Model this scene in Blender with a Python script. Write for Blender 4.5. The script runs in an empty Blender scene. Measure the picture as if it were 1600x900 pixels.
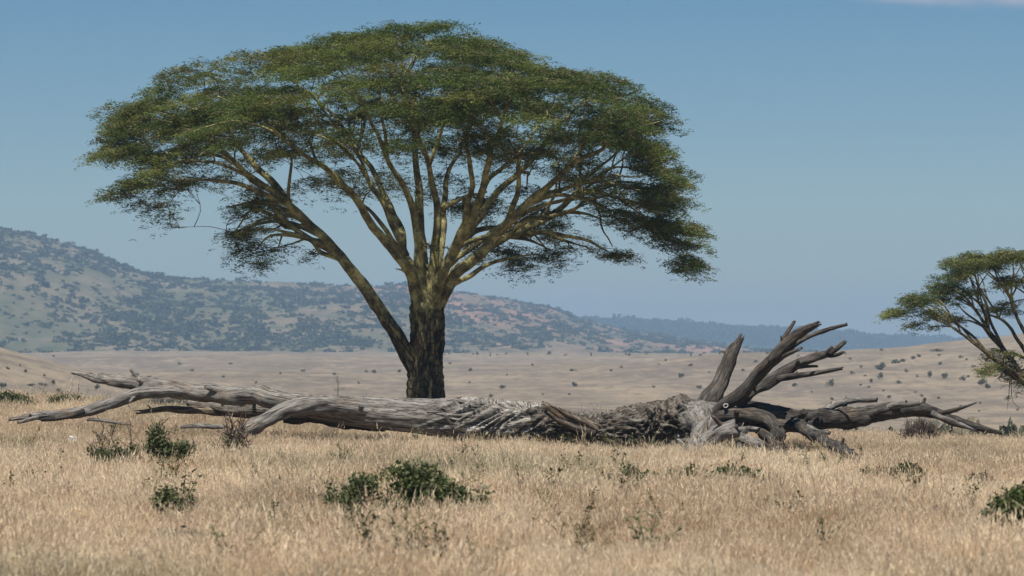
import bpy, math, random
import numpy as np
from mathutils import Vector, kdtree

random.seed(7)
RNG = np.random.default_rng(11)
scene = bpy.context.scene
COL = scene.collection

# ------------------------------------------------------------------ camera
F = 1600 * 100.0 / 36.0            # focal length in photo pixels
CAMH = 2.2
PITCH = math.atan(122 / F)         # true horizon at photo row 572
cam_d = bpy.data.cameras.new('camera')
cam = bpy.data.objects.new('camera', cam_d)
COL.objects.link(cam)
cam_d.lens = 100
cam_d.sensor_width = 36
cam_d.clip_start = 0.5
cam_d.clip_end = 60000
cam.location = (0, 0, CAMH)
cam.rotation_euler = (math.pi / 2 + PITCH, 0, 0)
cam_d.dof.use_dof = True
cam_d.dof.focus_distance = 84
cam_d.dof.aperture_fstop = 2.8
scene.camera = cam

# ------------------------------------------------------------------ light
SUN_EL = math.radians(63)
SUN_AZ = math.radians(196)          # compass angle from +Y towards +X: behind the camera, to the left
sdir = Vector((math.sin(SUN_AZ) * math.cos(SUN_EL), math.cos(SUN_AZ) * math.cos(SUN_EL), math.sin(SUN_EL)))
sun_d = bpy.data.lights.new('sun', 'SUN')
sun_d.energy = 5.0
sun_d.angle = math.radians(0.53)
sun_d.color = (1.0, 0.94, 0.85)
sun = bpy.data.objects.new('sun', sun_d)
COL.objects.link(sun)
sun.location = (-30, -30, 60)
sun.rotation_euler = (-sdir).to_track_quat('-Z', 'Y').to_euler()

world = bpy.data.worlds.new('World')
scene.world = world
world.use_nodes = True
wt = world.node_tree
wt.nodes.clear()
def wn(t, **k):
    n = wt.nodes.new(t)
    for a, b in k.items():
        setattr(n, a, b)
    return n
w_out = wn('ShaderNodeOutputWorld')
w_bg = wn('ShaderNodeBackground')
w_bg.inputs['Strength'].default_value = 0.05
w_sky = wn('ShaderNodeTexSky', sky_type='NISHITA', sun_disc=False, sun_elevation=SUN_EL, sun_rotation=SUN_AZ,
           altitude=1800, air_density=1.3, dust_density=0.2, ozone_density=3.5)
# two thin clouds high in the sky (directions from the plain)
w_tc = wn('ShaderNodeTexCoord')
w_sep = wn('ShaderNodeSeparateXYZ')
wt.links.new(w_tc.outputs['Generated'], w_sep.inputs[0])
def wmath(op, a, b=None, c=None):
    n = wn('ShaderNodeMath', operation=op)
    for i, v in enumerate((a, b, c)):
        if v is None:
            continue
        if isinstance(v, (int, float)):
            n.inputs[i].default_value = v
        else:
            wt.links.new(v, n.inputs[i])
    return n.outputs[0]
yy = wmath('MAXIMUM', w_sep.outputs['Y'], 0.05)
az = wmath('DIVIDE', w_sep.outputs['X'], yy)
el = wmath('DIVIDE', w_sep.outputs['Z'], yy)
w_noise = wn('ShaderNodeTexNoise', noise_dimensions='3D')
w_noise.inputs['Scale'].default_value = 26
w_noise.inputs['Detail'].default_value = 7
w_map = wn('ShaderNodeMapping')
w_map.inputs['Scale'].default_value = (1, 1, 3.2)
wt.links.new(w_tc.outputs['Generated'], w_map.inputs[0])
wt.links.new(w_map.outputs[0], w_noise.inputs['Vector'])
def cloud(a0, e0, wa, we, amp):
    da = wmath('DIVIDE', wmath('SUBTRACT', az, a0), wa)
    de = wmath('DIVIDE', wmath('SUBTRACT', el, e0), we)
    d2 = wmath('ADD', wmath('MULTIPLY', da, da), wmath('MULTIPLY', de, de))
    g = wmath('SUBTRACT', 1.0, d2)
    g = wmath('ADD', g, wmath('MULTIPLY', wmath('SUBTRACT', w_noise.outputs['Fac'], 0.5), 2.6))
    n = wn('ShaderNodeMapRange', interpolation_type='SMOOTHSTEP')
    n.inputs['From Min'].default_value = -0.15
    n.inputs['From Max'].default_value = 1.3
    n.inputs['To Max'].default_value = amp
    wt.links.new(g, n.inputs['Value'])
    return n.outputs[0]
cm = wmath('MAXIMUM', cloud(0.185, 0.1310, 0.085, 0.0062, 0.85), cloud(0.026, 0.0235, 0.017, 0.006, 0.42))
w_hs = wn('ShaderNodeHueSaturation')
w_hs.inputs['Saturation'].default_value = 1.42
wt.links.new(w_sky.outputs[0], w_hs.inputs['Color'])
w_mix = wn('ShaderNodeMix', data_type='RGBA')
wt.links.new(cm, w_mix.inputs[0])
wt.links.new(w_hs.outputs[0], w_mix.inputs[6])
w_mix.inputs[7].default_value = (8.6, 8.0, 8.6, 1)
wt.links.new(w_mix.outputs[2], w_bg.inputs['Color'])
wt.links.new(w_bg.outputs[0], w_out.inputs['Surface'])

scene.view_settings.view_transform = 'Standard'
scene.view_settings.look = 'None'
scene.view_settings.exposure = 0.4
scene.view_settings.gamma = 1
scene.render.engine = 'CYCLES'
cy = scene.cycles
cy.use_denoising = True
cy.max_bounces = 6
cy.diffuse_bounces = 3
cy.glossy_bounces = 2
cy.transmission_bounces = 3
cy.transparent_max_bounces = 8
cy.volume_bounces = 1
cy.caustics_reflective = False
cy.caustics_refractive = False

# ------------------------------------------------------------------ helpers
CP, SP = math.cos(PITCH), math.sin(PITCH)
def at(px, py, d):
    """a place d metres out along +Y seen at photo pixel (px, py)"""
    x = (px - 800) / F
    u = (450 - py) / F
    Y = CP - u * SP
    Z = SP + u * CP
    s = d / Y
    return np.array((x * s, d, CAMH + Z * s))
def m_per_px(d):
    return d / F

def _h(ix, iy, iz, seed):
    n = (ix * 374761393 + iy * 668265263 + iz * 2147483647 + seed * 974634777) & 0xFFFFFFFF
    n = ((n ^ (n >> 13)) * 1274126177) & 0xFFFFFFFF
    n = ((n ^ (n >> 16)) * 2246822519) & 0xFFFFFFFF
    return ((n ^ (n >> 15)) & 0xFFFF) / 32767.5 - 1.0
def vnoise(P, seed=0):
    P = np.asarray(P, float)
    i = np.floor(P).astype(np.int64)
    f = P - i
    f = f * f * (3 - 2 * f)
    r = 0
    for a in (0, 1):
        for b in (0, 1):
            for c in (0, 1):
                w = (f[:, 0] if a else 1 - f[:, 0]) * (f[:, 1] if b else 1 - f[:, 1]) * (f[:, 2] if c else 1 - f[:, 2])
                r = r + w * _h(i[:, 0] + a, i[:, 1] + b, i[:, 2] + c, seed)
    return r
def fbm(P, octaves=4, seed=0, gain=0.5):
    P = np.asarray(P, float)
    r = 0
    a = 1.0
    for o in range(octaves):
        r = r + a * vnoise(P * 2 ** o + 17.3 * o, seed + o)
        a *= gain
    return r

def make_mesh(name, V, quads=None, tris=None, smooth=True):
    me = bpy.data.meshes.new(name)
    V = np.asarray(V, np.float32)
    q = np.asarray(quads, np.int32).reshape(-1, 4) if quads is not None and len(quads) else np.zeros((0, 4), np.int32)
    t = np.asarray(tris, np.int32).reshape(-1, 3) if tris is not None and len(tris) else np.zeros((0, 3), np.int32)
    me.vertices.add(len(V))
    me.vertices.foreach_set('co', V.ravel())
    nl = q.size + t.size
    if nl:
        me.loops.add(nl)
        me.loops.foreach_set('vertex_index', np.concatenate([q.ravel(), t.ravel()]).astype(np.int32))
        npoly = len(q) + len(t)
        me.polygons.add(npoly)
        ls = np.concatenate([np.arange(len(q)) * 4, q.size + np.arange(len(t)) * 3]).astype(np.int32)
        me.polygons.foreach_set('loop_start', ls)
        me.polygons.foreach_set('use_smooth', np.full(npoly, smooth))
    me.update(calc_edges=True)
    me.validate()
    return me
def set_attr(me, name, arr, typ='FLOAT_VECTOR'):
    a = me.attributes.new(name, typ, 'POINT')
    arr = np.asarray(arr, np.int32 if typ == 'INT' else np.float32)
    a.data.foreach_set('vector' if typ == 'FLOAT_VECTOR' else 'value', arr.ravel())

def tag(o, label=None, cat=None, group=None, kind=None):
    if label: o['label'] = label
    if cat: o['category'] = cat
    if group: o['group'] = group
    if kind: o['kind'] = kind
    return o
def link(name, me, mat=None, parent=None, loc=None):
    """one mesh object; the mesh is in world coordinates unless loc is given"""
    o = bpy.data.objects.new(name, me)
    COL.objects.link(o)
    if mat is not None:
        me.materials.clear()
        me.materials.append(mat)
    if parent is not None:
        o.parent = parent
    if loc is not None:
        o.location = loc
    return o
def empty(name, loc):
    o = bpy.data.objects.new(name, None)
    COL.objects.link(o)
    o.location = tuple(loc)
    o.empty_display_size = 0.3
    return o

class MB:
    """collects vertices and faces of one part"""
    def __init__(s):
        s.V, s.Q, s.T, s.G, s.n = [], [], [], [], 0
    def add(s, V, Q=None, T=None, G=None):
        V = np.asarray(V, float)
        s.V.append(V)
        if Q is not None and len(Q): s.Q.append(np.asarray(Q) + s.n)
        if T is not None and len(T): s.T.append(np.asarray(T) + s.n)
        s.G.append(np.zeros((len(V), 3)) if G is None else G)
        s.n += len(V)
    def build(s, name, mat, parent=None, origin=(0, 0, 0), smooth=True):
        V = np.concatenate(s.V) - np.asarray(origin)
        me = make_mesh(name, V, np.concatenate(s.Q) if s.Q else None, np.concatenate(s.T) if s.T else None, smooth)
        set_attr(me, 'grain', np.concatenate(s.G))
        return link(name, me, mat, parent)

def catmull(P, n):
    P = np.asarray(P, float)
    if len(P) == 2:
        t = np.linspace(0, 1, n)[:, None]
        return P[0] * (1 - t) + P[1] * t
    Q = np.vstack([2 * P[0] - P[1], P, 2 * P[-1] - P[-2]])
    seg = np.linalg.norm(np.diff(P[:, :3], axis=0), axis=1)
    cum = np.concatenate([[0], np.cumsum(seg)])
    s = np.linspace(0, cum[-1], n)
    k = np.clip(np.searchsorted(cum, s, side='right') - 1, 0, len(P) - 2)
    t = ((s - cum[k]) / np.maximum(seg[k], 1e-9))[:, None]
    a, b, c, d = Q[k], Q[k + 1], Q[k + 2], Q[k + 3]
    return 0.5 * ((2 * b) + (c - a) * t + (2 * a - 5 * b + 4 * c - d) * t ** 2 + (3 * b - a - 3 * c + d) * t ** 3)

def sweep(mb, P, R, segs=8, step=0.3, amp=0.0, kf=1.6, ks=0.6, jag=0.0, bend=0.0, seed=0, disp=None, octaves=3, cap=True):
    """tapered limb along points P with radii R; jag>0 leaves a splintered end"""
    PR = np.column_stack([np.asarray(P, float), np.asarray(R, float)])
    L = np.linalg.norm(np.diff(PR[:, :3], axis=0), axis=1).sum()
    n = max(int(L / step) + 1, 3)
    C = catmull(PR, n)
    R = np.maximum(C[:, 3], 0.002)
    C = C[:, :3]
    s = np.concatenate([[0], np.cumsum(np.linalg.norm(np.diff(C, axis=0), axis=1))])
    if bend:
        w = np.column_stack([fbm(np.column_stack([s * 0.9, np.full(n, 3.1 + k * 7), np.full(n, seed * 1.7)]), 2, seed + k) for k in range(3)])
        env = np.minimum(1, np.minimum(s, s[-1] - s) / max(s[-1] * 0.25, 1e-6))
        C = C + w * bend * env[:, None]
    T = np.gradient(C, axis=0)
    T /= np.linalg.norm(T, axis=1)[:, None]
    up = np.array((0, 0, 1.0)) if abs(T[0][2]) < 0.9 else np.array((0, 1.0, 0))
    U = np.cross(T[0], up); U /= np.linalg.norm(U)
    Us = [U]
    for i in range(1, n):
        U = Us[-1] - T[i] * np.dot(Us[-1], T[i])
        Us.append(U / np.linalg.norm(U))
    U = np.array(Us)
    W = np.cross(T, U)
    th = np.arange(segs) * 2 * math.pi / segs
    ct, st = np.cos(th), np.sin(th)
    ring = U[:, None, :] * ct[None, :, None] + W[:, None, :] * st[None, :, None]
    rr = np.repeat(R[:, None], segs, 1)
    G = np.stack([np.broadcast_to(ct, (n, segs)) * R[:, None], np.broadcast_to(st, (n, segs)) * R[:, None], np.broadcast_to(s[:, None], (n, segs))], -1)
    if amp:
        Gn = np.stack([np.broadcast_to(ct, (n, segs)) * kf, np.broadcast_to(st, (n, segs)) * kf, np.broadcast_to(s[:, None], (n, segs)) * ks], -1).reshape(-1, 3)
        rr = rr * (1 + amp * fbm(Gn + seed * 5.1, octaves, seed).reshape(n, segs))
    if disp is not None:
        rr = rr + disp(C, s, th, R, ring)
    V = C[:, None, :] + ring * rr[..., None]
    if jag:
        j = np.abs(vnoise(np.column_stack([ct * 2.2, st * 2.2, np.full(segs, seed * 3.3)]), seed)) + 0.5 * np.random.default_rng(seed).random(segs)
        V[-1] += T[-1] * (j * jag * R[-1])[:, None]
        V[-2] += T[-1] * (j * jag * 0.4 * R[-1])[:, None]
    V = V.reshape(-1, 3)
    i = np.arange(n - 1)[:, None] * segs
    j = np.arange(segs)[None, :]
    j2 = (j + 1) % segs
    Q = np.stack([i + j, i + j2, i + segs + j2, i + segs + j], -1).reshape(-1, 4)
    G = G.reshape(-1, 3)
    Tt = None
    if cap:
        V = np.vstack([V, C[0] - T[0] * R[0] * 0.15, C[-1] + T[-1] * (R[-1] * (0.25 if not jag else -0.3))])
        G = np.vstack([G, [0, 0, 0], [0, 0, s[-1]]])
        a, b = n * segs, n * segs + 1
        e = (n - 1) * segs
        Tt = np.array([[a, (k + 1) % segs, k] for k in range(segs)] + [[b, e + k, e + (k + 1) % segs] for k in range(segs)])
    mb.add(V, Q, Tt, G)
    return C, R

# ---- geometry-node scatter: one object that holds the sources and the points in its own mesh
def scatter_tree(nsrc):
    key = 'scatter_%d' % nsrc
    if key in bpy.data.node_groups:
        return bpy.data.node_groups[key]
    ng = bpy.data.node_groups.new(key, 'GeometryNodeTree')
    ng.interface.new_socket('Geometry', in_out='INPUT', socket_type='NodeSocketGeometry')
    ng.interface.new_socket('Geometry', in_out='OUTPUT', socket_type='NodeSocketGeometry')
    N, Lk = ng.nodes.new, ng.links.new
    gi, go = N('NodeGroupInput'), N('NodeGroupOutput')
    def attr(name, typ):
        n = N('GeometryNodeInputNamedAttribute')
        n.data_type = typ
        n.inputs['Name'].default_value = name
        return n.outputs['Attribute']
    src = attr('src', 'INT')
    def part(k):
        c = N('FunctionNodeCompare')
        c.data_type = 'INT'
        c.operation = 'EQUAL'
        Lk(src, c.inputs[2])
        c.inputs[3].default_value = k
        s = N('GeometryNodeSeparateGeometry')
        s.domain = 'POINT'
        Lk(gi.outputs[0], s.inputs[0])
        Lk(c.outputs[0], s.inputs[1])
        return s.outputs[0]
    pts = part(0)
    g2i = N('GeometryNodeGeometryToInstance')
    for k in range(nsrc):
        Lk(part(k + 1), g2i.inputs[0])
    iop = N('GeometryNodeInstanceOnPoints')
    Lk(pts, iop.inputs['Points'])
    Lk(g2i.outputs[0], iop.inputs['Instance'])
    iop.inputs['Pick Instance'].default_value = True
    Lk(attr('pick', 'INT'), iop.inputs['Instance Index'])
    e2r = N('FunctionNodeEulerToRotation')
    Lk(attr('rot', 'FLOAT_VECTOR'), e2r.inputs[0])
    Lk(e2r.outputs[0], iop.inputs['Rotation'])
    Lk(attr('scl', 'FLOAT_VECTOR'), iop.inputs['Scale'])
    Lk(iop.outputs[0], go.inputs[0])
    return ng
def scatter(name, sources, P, rot, scl, pick, tint, mat, parent=None, origin=None):
    """sources: list of (V, Q, T). tint: Nx3 stored per instance and read by the material"""
    P = np.asarray(P, float)
    if origin is None:
        origin = np.zeros(3)
    P = P - np.asarray(origin)
    n = len(P)
    Vs, Qs, Ts, S, k0 = [], [], [], [], 0
    Hd = []
    for k, src_ in enumerate(sources):
        V, Q, T = src_[:3]
        Vs.append(V)
        Hd.append(src_[3] if len(src_) > 3 else np.zeros(len(V)))
        if Q is not None and len(Q): Qs.append(np.asarray(Q) + k0)
        if T is not None and len(T): Ts.append(np.asarray(T) + k0)
        S.append(np.full(len(V), k + 1))
        k0 += len(V)
    Vs.append(P); S.append(np.zeros(n))
    pad = lambda a, w: np.vstack([np.zeros((k0, w)), np.asarray(a, float).reshape(n, w)])
    me = make_mesh(name, np.concatenate(Vs), np.concatenate(Qs) if Qs else None, np.concatenate(Ts) if Ts else None, False)
    set_attr(me, 'src', np.concatenate(S), 'INT')
    set_attr(me, 'rot', pad(rot, 3))
    scl = np.asarray(scl, float)
    if scl.ndim == 1: scl = np.repeat(scl[:, None], 3, 1)
    set_attr(me, 'scl', pad(scl, 3))
    set_attr(me, 'tint', pad(tint, 3))
    set_attr(me, 'head', np.concatenate(Hd + [np.zeros(n)]), 'FLOAT')
    set_attr(me, 'pick', np.concatenate([np.zeros(k0), pick]), 'INT')
    o = link(name, me, mat, parent)
    if parent is None:
        o.location = tuple(origin)
    m = o.modifiers.new('scatter', 'NODES')
    m.node_group = scatter_tree(len(sources))
    return o

# ------------------------------------------------------------------ materials
class NT:
    def __init__(s, name):
        s.m = bpy.data.materials.new(name)
        s.m.use_nodes = True
        s.t = s.m.node_tree
        s.t.nodes.clear()
        s.out = s.n('ShaderNodeOutputMaterial')
    def n(s, t, **k):
        x = s.t.nodes.new(t)
        for a, b in k.items(): setattr(x, a, b)
        return x
    def l(s, a, b): s.t.links.new(a, b)
    def noise(s, vec, scale, detail=4, rough=0.55, dist=0.0):
        x = s.n('ShaderNodeTexNoise')
        x.inputs['Scale'].default_value = scale
        x.inputs['Detail'].default_value = detail
        x.inputs['Roughness'].default_value = rough
        x.inputs['Distortion'].default_value = dist
        if vec is not None: s.l(vec, x.inputs['Vector'])
        return x.outputs['Fac']
    def vor(s, vec, scale, feature='DISTANCE_TO_EDGE'):
        x = s.n('ShaderNodeTexVoronoi', feature=feature)
        x.inputs['Scale'].default_value = scale
        s.l(vec, x.inputs['Vector'])
        return x.outputs['Distance']
    def mapping(s, vec, scale=(1, 1, 1)):
        x = s.n('ShaderNodeMapping')
        x.inputs['Scale'].default_value = scale
        s.l(vec, x.inputs['Vector'])
        return x.outputs[0]
    def ramp(s, fac, stops):
        x = s.n('ShaderNodeValToRGB')
        e = x.color_ramp.elements
        while len(e) < len(stops): e.new(0.5)
        for a, (p, c) in zip(e, stops):
            a.position = p
            a.color = (*c, 1) if len(c) == 3 else c
        s.l(fac, x.inputs[0])
        return x.outputs[0]
    def mix(s, fac, a, b, mode='MIX'):
        x = s.n('ShaderNodeMix', data_type='RGBA', blend_type=mode)
        for v, i in ((fac, 0), (a, 6), (b, 7)):
            if isinstance(v, (int, float)): x.inputs[i].default_value = v
            elif isinstance(v, tuple): x.inputs[i].default_value = (*v, 1)
            else: s.l(v, x.inputs[i])
        return x.outputs[2]
    def step(s, fac, a, b):
        x = s.n('ShaderNodeMapRange', interpolation_type='SMOOTHSTEP')
        x.inputs['From Min'].default_value = a
        x.inputs['From Max'].default_value = b
        s.l(fac, x.inputs['Value'])
        return x.outputs[0]
    def math(s, op, a, b=0.0):
        x = s.n('ShaderNodeMath', operation=op)
        for i, v in enumerate((a, b)):
            if isinstance(v, (int, float)): x.inputs[i].default_value = v
            else: s.l(v, x.inputs[i])
        return x.outputs[0]
    def bump(s, h, strength=0.5, dist=0.02):
        x = s.n('ShaderNodeBump')
        x.inputs['Strength'].default_value = strength
        x.inputs['Distance'].default_value = dist
        s.l(h, x.inputs['Height'])
        return x.outputs[0]
    def attr(s, name, typ='GEOMETRY'):
        x = s.n('ShaderNodeAttribute', attribute_type=typ, attribute_name=name)
        return x
    def pos(s): return s.n('ShaderNodeNewGeometry').outputs['Position']
    def surf(s, col, rough=0.8, normal=None, spec=0.3):
        b = s.n('ShaderNodeBsdfPrincipled')
        if isinstance(col, tuple): b.inputs['Base Color'].default_value = (*col, 1)
        else: s.l(col, b.inputs['Base Color'])
        b.inputs['Roughness'].default_value = rough
        b.inputs['Specular IOR Level'].default_value = spec
        if normal is not None: s.l(normal, b.inputs['Normal'])
        s.l(b.outputs[0], s.out.inputs['Surface'])
        return s.m
    def leafy(s, col, trans=0.35, spec=0.2):
        b = s.n('ShaderNodeBsdfPrincipled')
        s.l(col, b.inputs['Base Color'])
        b.inputs['Roughness'].default_value = 0.55
        b.inputs['Specular IOR Level'].default_value = spec
        t = s.n('ShaderNodeBsdfTranslucent')
        s.l(col, t.inputs['Color'])
        mx = s.n('ShaderNodeMixShader')
        mx.inputs[0].default_value = trans
        s.l(b.outputs[0], mx.inputs[1])
        s.l(t.outputs[0], mx.inputs[2])
        s.l(mx.outputs[0], s.out.inputs['Surface'])
        return s.m

def tint_mat(name, trans, spec=0.2):
    n = NT(name)
    a = n.attr('tint', 'INSTANCER')
    return n.leafy(a.outputs['Color'], trans, spec)
M_LEAF = tint_mat('acacia_leaf', 0.38)
M_SHRUB = tint_mat('shrub_leaf', 0.25, 0.35)
n = NT('dry_grass_blade')
gc_ = n.attr('tint', 'INSTANCER').outputs['Color']
M_GRASS = n.leafy(n.mix(n.math('MULTIPLY', n.attr('head').outputs['Fac'], 0.65), gc_, (0.80, 0.66, 0.46)), 0.42, 0.25)
M_SCRUB = tint_mat('far_scrub', 0.15, 0.1)

# ground
n = NT('savanna_soil')
p = n.pos()
big = n.noise(n.mapping(p, (0.010, 0.004, 0.0)), 1.0, 5, 0.6)
mid = n.noise(n.mapping(p, (0.05, 0.022, 0.0)), 1.0, 5, 0.65)
fine = n.noise(p, 0.9, 6, 0.7)
c = n.ramp(big, [(0.34, (0.13, 0.110, 0.088)), (0.48, (0.195, 0.160, 0.120)), (0.60, (0.265, 0.213, 0.148))])
c = n.mix(n.math('MULTIPLY', n.step(mid, 0.50, 0.60), 0.8), c, (0.14, 0.117, 0.093))
c = n.mix(n.math('MULTIPLY', n.step(mid, 0.48, 0.38), 0.8), c, (0.31, 0.245, 0.165))
md2 = n.noise(n.mapping(p, (0.22, 0.07, 0.0)), 1.0, 5, 0.7)
c = n.mix(n.math('MULTIPLY', n.step(md2, 0.51, 0.61), 0.7), c, (0.125, 0.105, 0.08))
c = n.mix(n.math('MULTIPLY', n.step(md2, 0.48, 0.38), 0.5), c, (0.33, 0.265, 0.185))
c = n.mix(n.step(fine, 0.35, 0.8), c, (0.19, 0.15, 0.108))
M_GROUND = n.surf(c, 0.95, n.bump(fine, 0.6, 0.25), 0.1)

# hill
n = NT('hill_earth')
p = n.pos()
a1 = n.noise(n.mapping(p, (0.0035, 0.0022, 0.004)), 1.0, 5, 0.6)
a2 = n.noise(n.mapping(p, (0.012, 0.006, 0.012)), 1.0, 6, 0.7)
a3 = n.noise(n.mapping(p, (0.05, 0.03, 0.05)), 1.0, 4, 0.7)
red = n.attr('red').outputs['Fac']
c = n.ramp(a2, [(0.3, (0.07, 0.08, 0.042)), (0.47, (0.13, 0.115, 0.066)), (0.60, (0.20, 0.158, 0.105))])
rc = n.ramp(a2, [(0.35, (0.14, 0.125, 0.075)), (0.5, (0.30, 0.15, 0.10)), (0.66, (0.46, 0.22, 0.14))])
c = n.mix(red, c, rc)
c = n.mix(n.math('MULTIPLY', n.step(a1, 0.52, 0.68), n.math('SUBTRACT', 1.0, red)), c, (0.10, 0.108, 0.056))
c = n.mix(n.math('MULTIPLY', n.step(a3, 0.50, 0.62), 0.75), c, (0.065, 0.08, 0.038))
M_HILL = n.surf(c, 0.95, n.bump(a3, 0.5, 4.0), 0.05)

n = NT('far_ridge_earth')
p = n.pos()
c = n.ramp(n.noise(n.mapping(p, (0.004, 0.002, 0.004)), 1.0, 5, 0.6), [(0.35, (0.035, 0.05, 0.02)), (0.65, (0.07, 0.085, 0.035))])
M_RIDGE = n.surf(c, 0.95, None, 0.05)

# living bark
def bark(name, rough_zone):
    n = NT(name)
    g = n.attr('grain').outputs['Vector']
    p = n.pos()
    gv = n.mapping(g, (6, 6, 1.3))
    cr = n.noise(gv, 1.0, 5, 0.65)
    mot = n.noise(p, 2.3, 5, 0.65)
    fine = n.noise(n.mapping(g, (22, 22, 5)), 1.0, 4, 0.6)
    smooth = n.ramp(mot, [(0.36, (0.07, 0.062, 0.034)), (0.49, (0.20, 0.178, 0.082)), (0.62, (0.44, 0.40, 0.175))])
    smooth = n.mix(n.step(fine, 0.56, 0.72), smooth, (0.11, 0.09, 0.05))
    dk = n.ramp(cr, [(0.40, (0.028, 0.022, 0.014)), (0.52, (0.125, 0.097, 0.052)), (0.66, (0.34, 0.265, 0.12))])
    z = n.n('ShaderNodeSeparateXYZ')
    n.l(p, z.inputs[0])
    pc = n.step(n.vor(n.mapping(g, (7.5, 7.5, 2.6)), 1.0), 0.10, 0.02)
    dk = n.mix(n.math('MULTIPLY', pc, 0.85), dk, (0.02, 0.016, 0.011))
    zz = n.math('ADD', z.outputs['Z'], n.math('MULTIPLY', n.math('SUBTRACT', mot, 0.5), 3.2))
    k = n.step(zz, rough_zone[0], rough_zone[1])
    c = n.mix(k, dk, smooth)
    return n.surf(c, 0.85, n.bump(n.math('SUBTRACT', n.math('ADD', cr, n.math('MULTIPLY', fine, 0.4)), n.math('MULTIPLY', n.math('MULTIPLY', pc, n.math('SUBTRACT', 1.0, k)), 0.5)), 0.8, 0.05), 0.2)
M_BARK = bark('yellow_acacia_bark', (3.6, 5.4))
n = NT('acacia_twig')
c = n.ramp(n.noise(n.pos(), 3.0, 4), [(0.35, (0.07, 0.055, 0.035)), (0.6, (0.21, 0.17, 0.095)), (0.72, (0.38, 0.32, 0.19))])
M_TWIG = n.surf(c, 0.85, None, 0.15)

# weathered dead wood
def deadwood(name, cols, dark=(0.03, 0.025, 0.02), warm=(0.20, 0.135, 0.08), wk=0.5):
    n = NT(name)
    g = n.attr('grain').outputs['Vector']
    p = n.pos()
    gr = n.noise(n.mapping(g, (16, 16, 2.2)), 1.0, 7, 0.68, 0.3)
    cr = n.noise(n.mapping(g, (34, 34, 2.6)), 1.0, 4, 0.65, 0.5)
    mot = n.noise(p, 1.3, 5, 0.62)
    c = n.ramp(gr, [(0.30, cols[0]), (0.48, cols[1]), (0.66, cols[2])])
    c = n.mix(n.math('MULTIPLY', n.step(mot, 0.52, 0.70), wk), c, warm)
    c = n.mix(n.math('MULTIPLY', n.step(mot, 0.46, 0.30), 0.45), c, cols[0])
    sp = n.noise(n.mapping(g, (46, 46, 0.9)), 1.0, 2, 0.5, 0.25)
    c = n.mix(n.math('MULTIPLY', n.step(cr, 0.57, 0.64), 0.8), c, dark)
    c = n.mix(n.math('MULTIPLY', n.step(sp, 0.60, 0.645), 0.9), c, dark)
    h = n.math('SUBTRACT', gr, n.math('ADD', n.math('MULTIPLY', n.step(cr, 0.55, 0.66), 0.7), n.math('MULTIPLY', n.step(sp, 0.58, 0.65), 0.9)))
    return n.surf(c, 0.85, n.bump(h, 0.9, 0.03), 0.2)
M_LOG = deadwood('weathered_log', ((0.085, 0.077, 0.068), (0.185, 0.17, 0.15), (0.32, 0.30, 0.272)))
M_LIMB = deadwood('weathered_limb', ((0.028, 0.024, 0.021), (0.064, 0.056, 0.048), (0.145, 0.13, 0.112)), wk=0.3)
M_PALE = deadwood('bleached_wood', ((0.13, 0.118, 0.10), (0.27, 0.25, 0.22), (0.48, 0.455, 0.415)), wk=0.15)
M_DARKBARK = deadwood('crumbling_bark', ((0.03, 0.025, 0.02), (0.09, 0.077, 0.062), (0.26, 0.235, 0.20)), wk=0.3)
M_BROWN = deadwood('broken_brown_wood', ((0.06, 0.046, 0.035), (0.15, 0.118, 0.087), (0.34, 0.275, 0.20)), wk=0.5)
n = NT('dry_twig')
c = n.ramp(n.noise(n.pos(), 6.0, 3), [(0.35, (0.055, 0.042, 0.033)), (0.65, (0.19, 0.15, 0.115))])
M_DRYTWIG = n.surf(c, 0.9, None, 0.1)
n = NT('pale_stone')
c = n.ramp(n.noise(n.pos(), 14.0, 5), [(0.3, (0.42, 0.40, 0.37)), (0.6, (0.72, 0.70, 0.66))])
M_STONE = n.surf(c, 0.8, n.bump(n.noise(n.pos(), 30, 4), 0.5, 0.01), 0.3)
n = NT('dark_stone')
c = n.ramp(n.noise(n.pos(), 14.0, 5), [(0.3, (0.02, 0.018, 0.016)), (0.6, (0.07, 0.06, 0.05))])
M_DARKSTONE = n.surf(c, 0.85, n.bump(n.noise(n.pos(), 30, 4), 0.5, 0.01), 0.3)

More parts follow.
